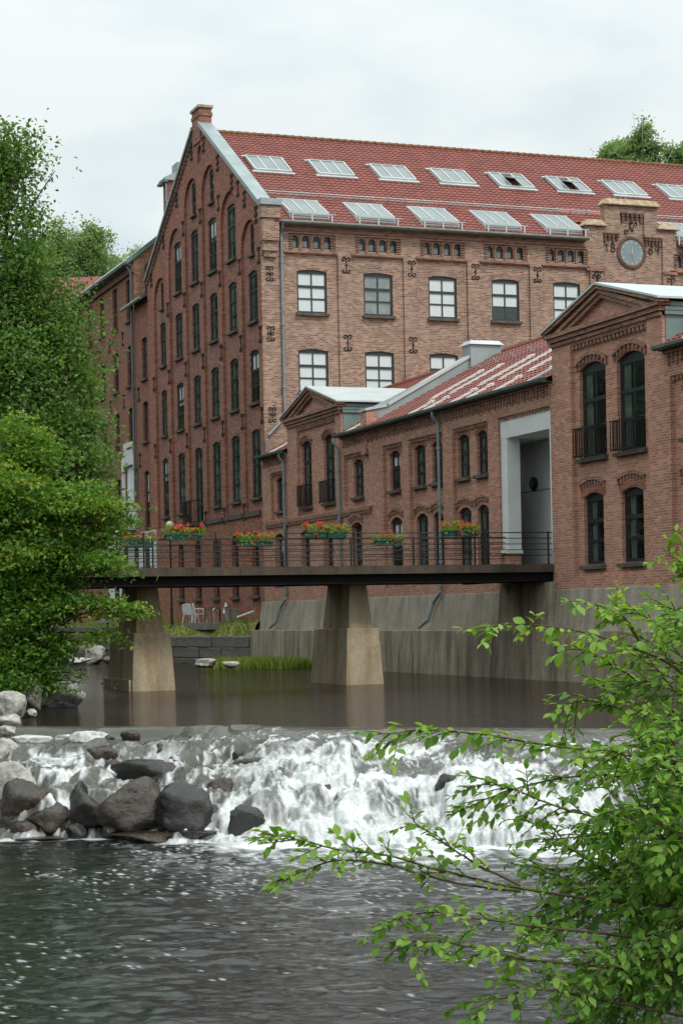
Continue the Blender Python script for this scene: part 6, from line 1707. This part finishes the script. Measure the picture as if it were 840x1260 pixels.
B([(930, 1035, 9.2), (835, 965, 9.2), (745, 953, 9.1), (665, 962, 9), (600, 985, 9), (562, 1000, 8.9)], 12, (0.12, 0.28), 0.3, tint=0.55)
B([(940, 1080, 9), (825, 1032, 9), (725, 1004, 8.9), (645, 978, 8.8), (590, 955, 8.8)], 12, (0.12, 0.28), 0.3, tint=0.52)
B([(920, 1120, 8.8), (765, 1112, 8.7), (645, 1096, 8.5), (560, 1076, 8.4), (480, 1054, 8.3), (400, 1046, 8.2), (352, 1036, 8.2), (328, 1027, 8.2)], 15, (0.07, 0.2), 0.42, tint=0.6, drop=0.0)
B([(640, 1097, 8.5), (560, 1088, 8.4), (480, 1064, 8.3), (410, 1062, 8.3), (362, 1084, 8.2), (328, 1103, 8.2)], 9, (0.06, 0.16), 0.3, r0=0.007, tint=0.62, drop=0.1)
B([(910, 1165, 8.6), (765, 1152, 8.5), (655, 1142, 8.4), (560, 1128, 8.3), (500, 1126, 8.2), (446, 1142, 8.2)], 13, (0.1, 0.26), 0.38, tint=0.58, drop=0.15)
B([(640, 1090, 8.4), (580, 1060, 8.4), (540, 1030, 8.4), (510, 1000, 8.4)], 7, (0.1, 0.2), 0.2, r0=0.007, tint=0.58)
B([(920, 1265, 8.4), (770, 1236, 8.3), (665, 1212, 8.2), (600, 1232, 8.2), (588, 1250, 8.2)], 12, (0.12, 0.28), 0.3, tint=0.5, drop=0.25)
B([(900, 1200, 8.5), (760, 1190, 8.4), (640, 1180, 8.3), (560, 1165, 8.2), (500, 1160, 8.2)], 13, (0.12, 0.26), 0.35, tint=0.5, drop=0.25)
for k in range(16):
    x1 = fr.uniform(700, 850); y1 = fr.uniform(720, 900); d0 = fr.uniform(9.0, 10.4)
    B([(925, y1+fr.uniform(60, 160), d0), ((925+x1)/2+15, y1+fr.uniform(20, 60), d0-0.1), (x1, y1, d0-0.2)], 9, (0.1, 0.26), 0.3, 0.006, 0.024, tint=0.58+0.1*fr.standard_normal(), drop=0.2)
for k in range(66):                                        # the dense middle of the shrub
    y0 = fr.uniform(960, 1330); x1 = fr.uniform(610, 850); y1 = fr.uniform(880, 1270)
    if y1 < 1000 and x1 < 700: x1 += 110
    if y1 > 1200 and x1 < 680: x1 += 60
    d0 = fr.uniform(8.2, 10.6)
    B([(930, y0, d0), ((930+x1)/2+20, (y0+y1)/2-fr.uniform(0, 50), d0-0.1), (x1, y1, d0-0.2)], 13, (0.14, 0.36), 0.3, 0.008, 0.024, tint=0.42+0.1*fr.standard_normal(), drop=0.2)
LC, LA, LN, LL, LTn = (np.array(q) for q in (LC, LA, LN, LL, LTn))
LS = np.cross(LN, LA)
dcam = (LC-np.array(CAM))@np.array(FWD)
order = np.argsort(dcam/(LL+1e-6)); vis = np.array([(abs(((LC[i]-np.array(CAM))@np.array(RIGHT))/dcam[i]*F_PX) < 415) for i in range(len(LC))])
single = [i for i in order if vis[i]][:300]
rest = np.setdiff1d(np.arange(len(LC)), single)
W_ = 0.56
V = LC[rest][:, None, :]+LT[None, :, 0:1]*LL[rest][:, None, None]*LA[rest][:, None, :]+LT[None, :, 1:2]*(LL[rest]*W_)[:, None, None]*LS[rest][:, None, :]+LT[None, :, 2:3]*LL[rest][:, None, None]*LN[rest][:, None, :]
Fq = LF[None]+(np.arange(len(rest))*11)[:, None, None]
o = link('foliage', np_mesh('foliage', V.reshape(-1, 3), Fq.reshape(-1, 3), M['leaf_fore'], True, {'tint': np.repeat(np.clip(LTn[rest], 0, 1), 11)}), shrub, keep=True)
o['kind'] = 'stuff'
lms = [np_mesh('leaf', LT*np.array([1, W_, 1]), LF, M['leaf_fore'], True, {'tint': np.full(11, q)}) for q in (0.3, 0.45, 0.6, 0.75, 0.9)]
for i in single:
    o = link('leaf', lms[int(np.clip((LTn[i]-0.22)/0.15, 0, 4))], shrub)
    m = Matrix(((LA[i][0], LS[i][0], LN[i][0], LC[i][0]), (LA[i][1], LS[i][1], LN[i][1], LC[i][1]), (LA[i][2], LS[i][2], LN[i][2], LC[i][2]), (0, 0, 0, 1)))
    loc, rot, _ = m.decompose()
    o.matrix_parent_inverse = Matrix.Translation(-Vector(shrub.location))
    o.location = loc; o.rotation_euler = rot.to_euler(); o.scale = (LL[i],)*3
print('leaves', len(LC))
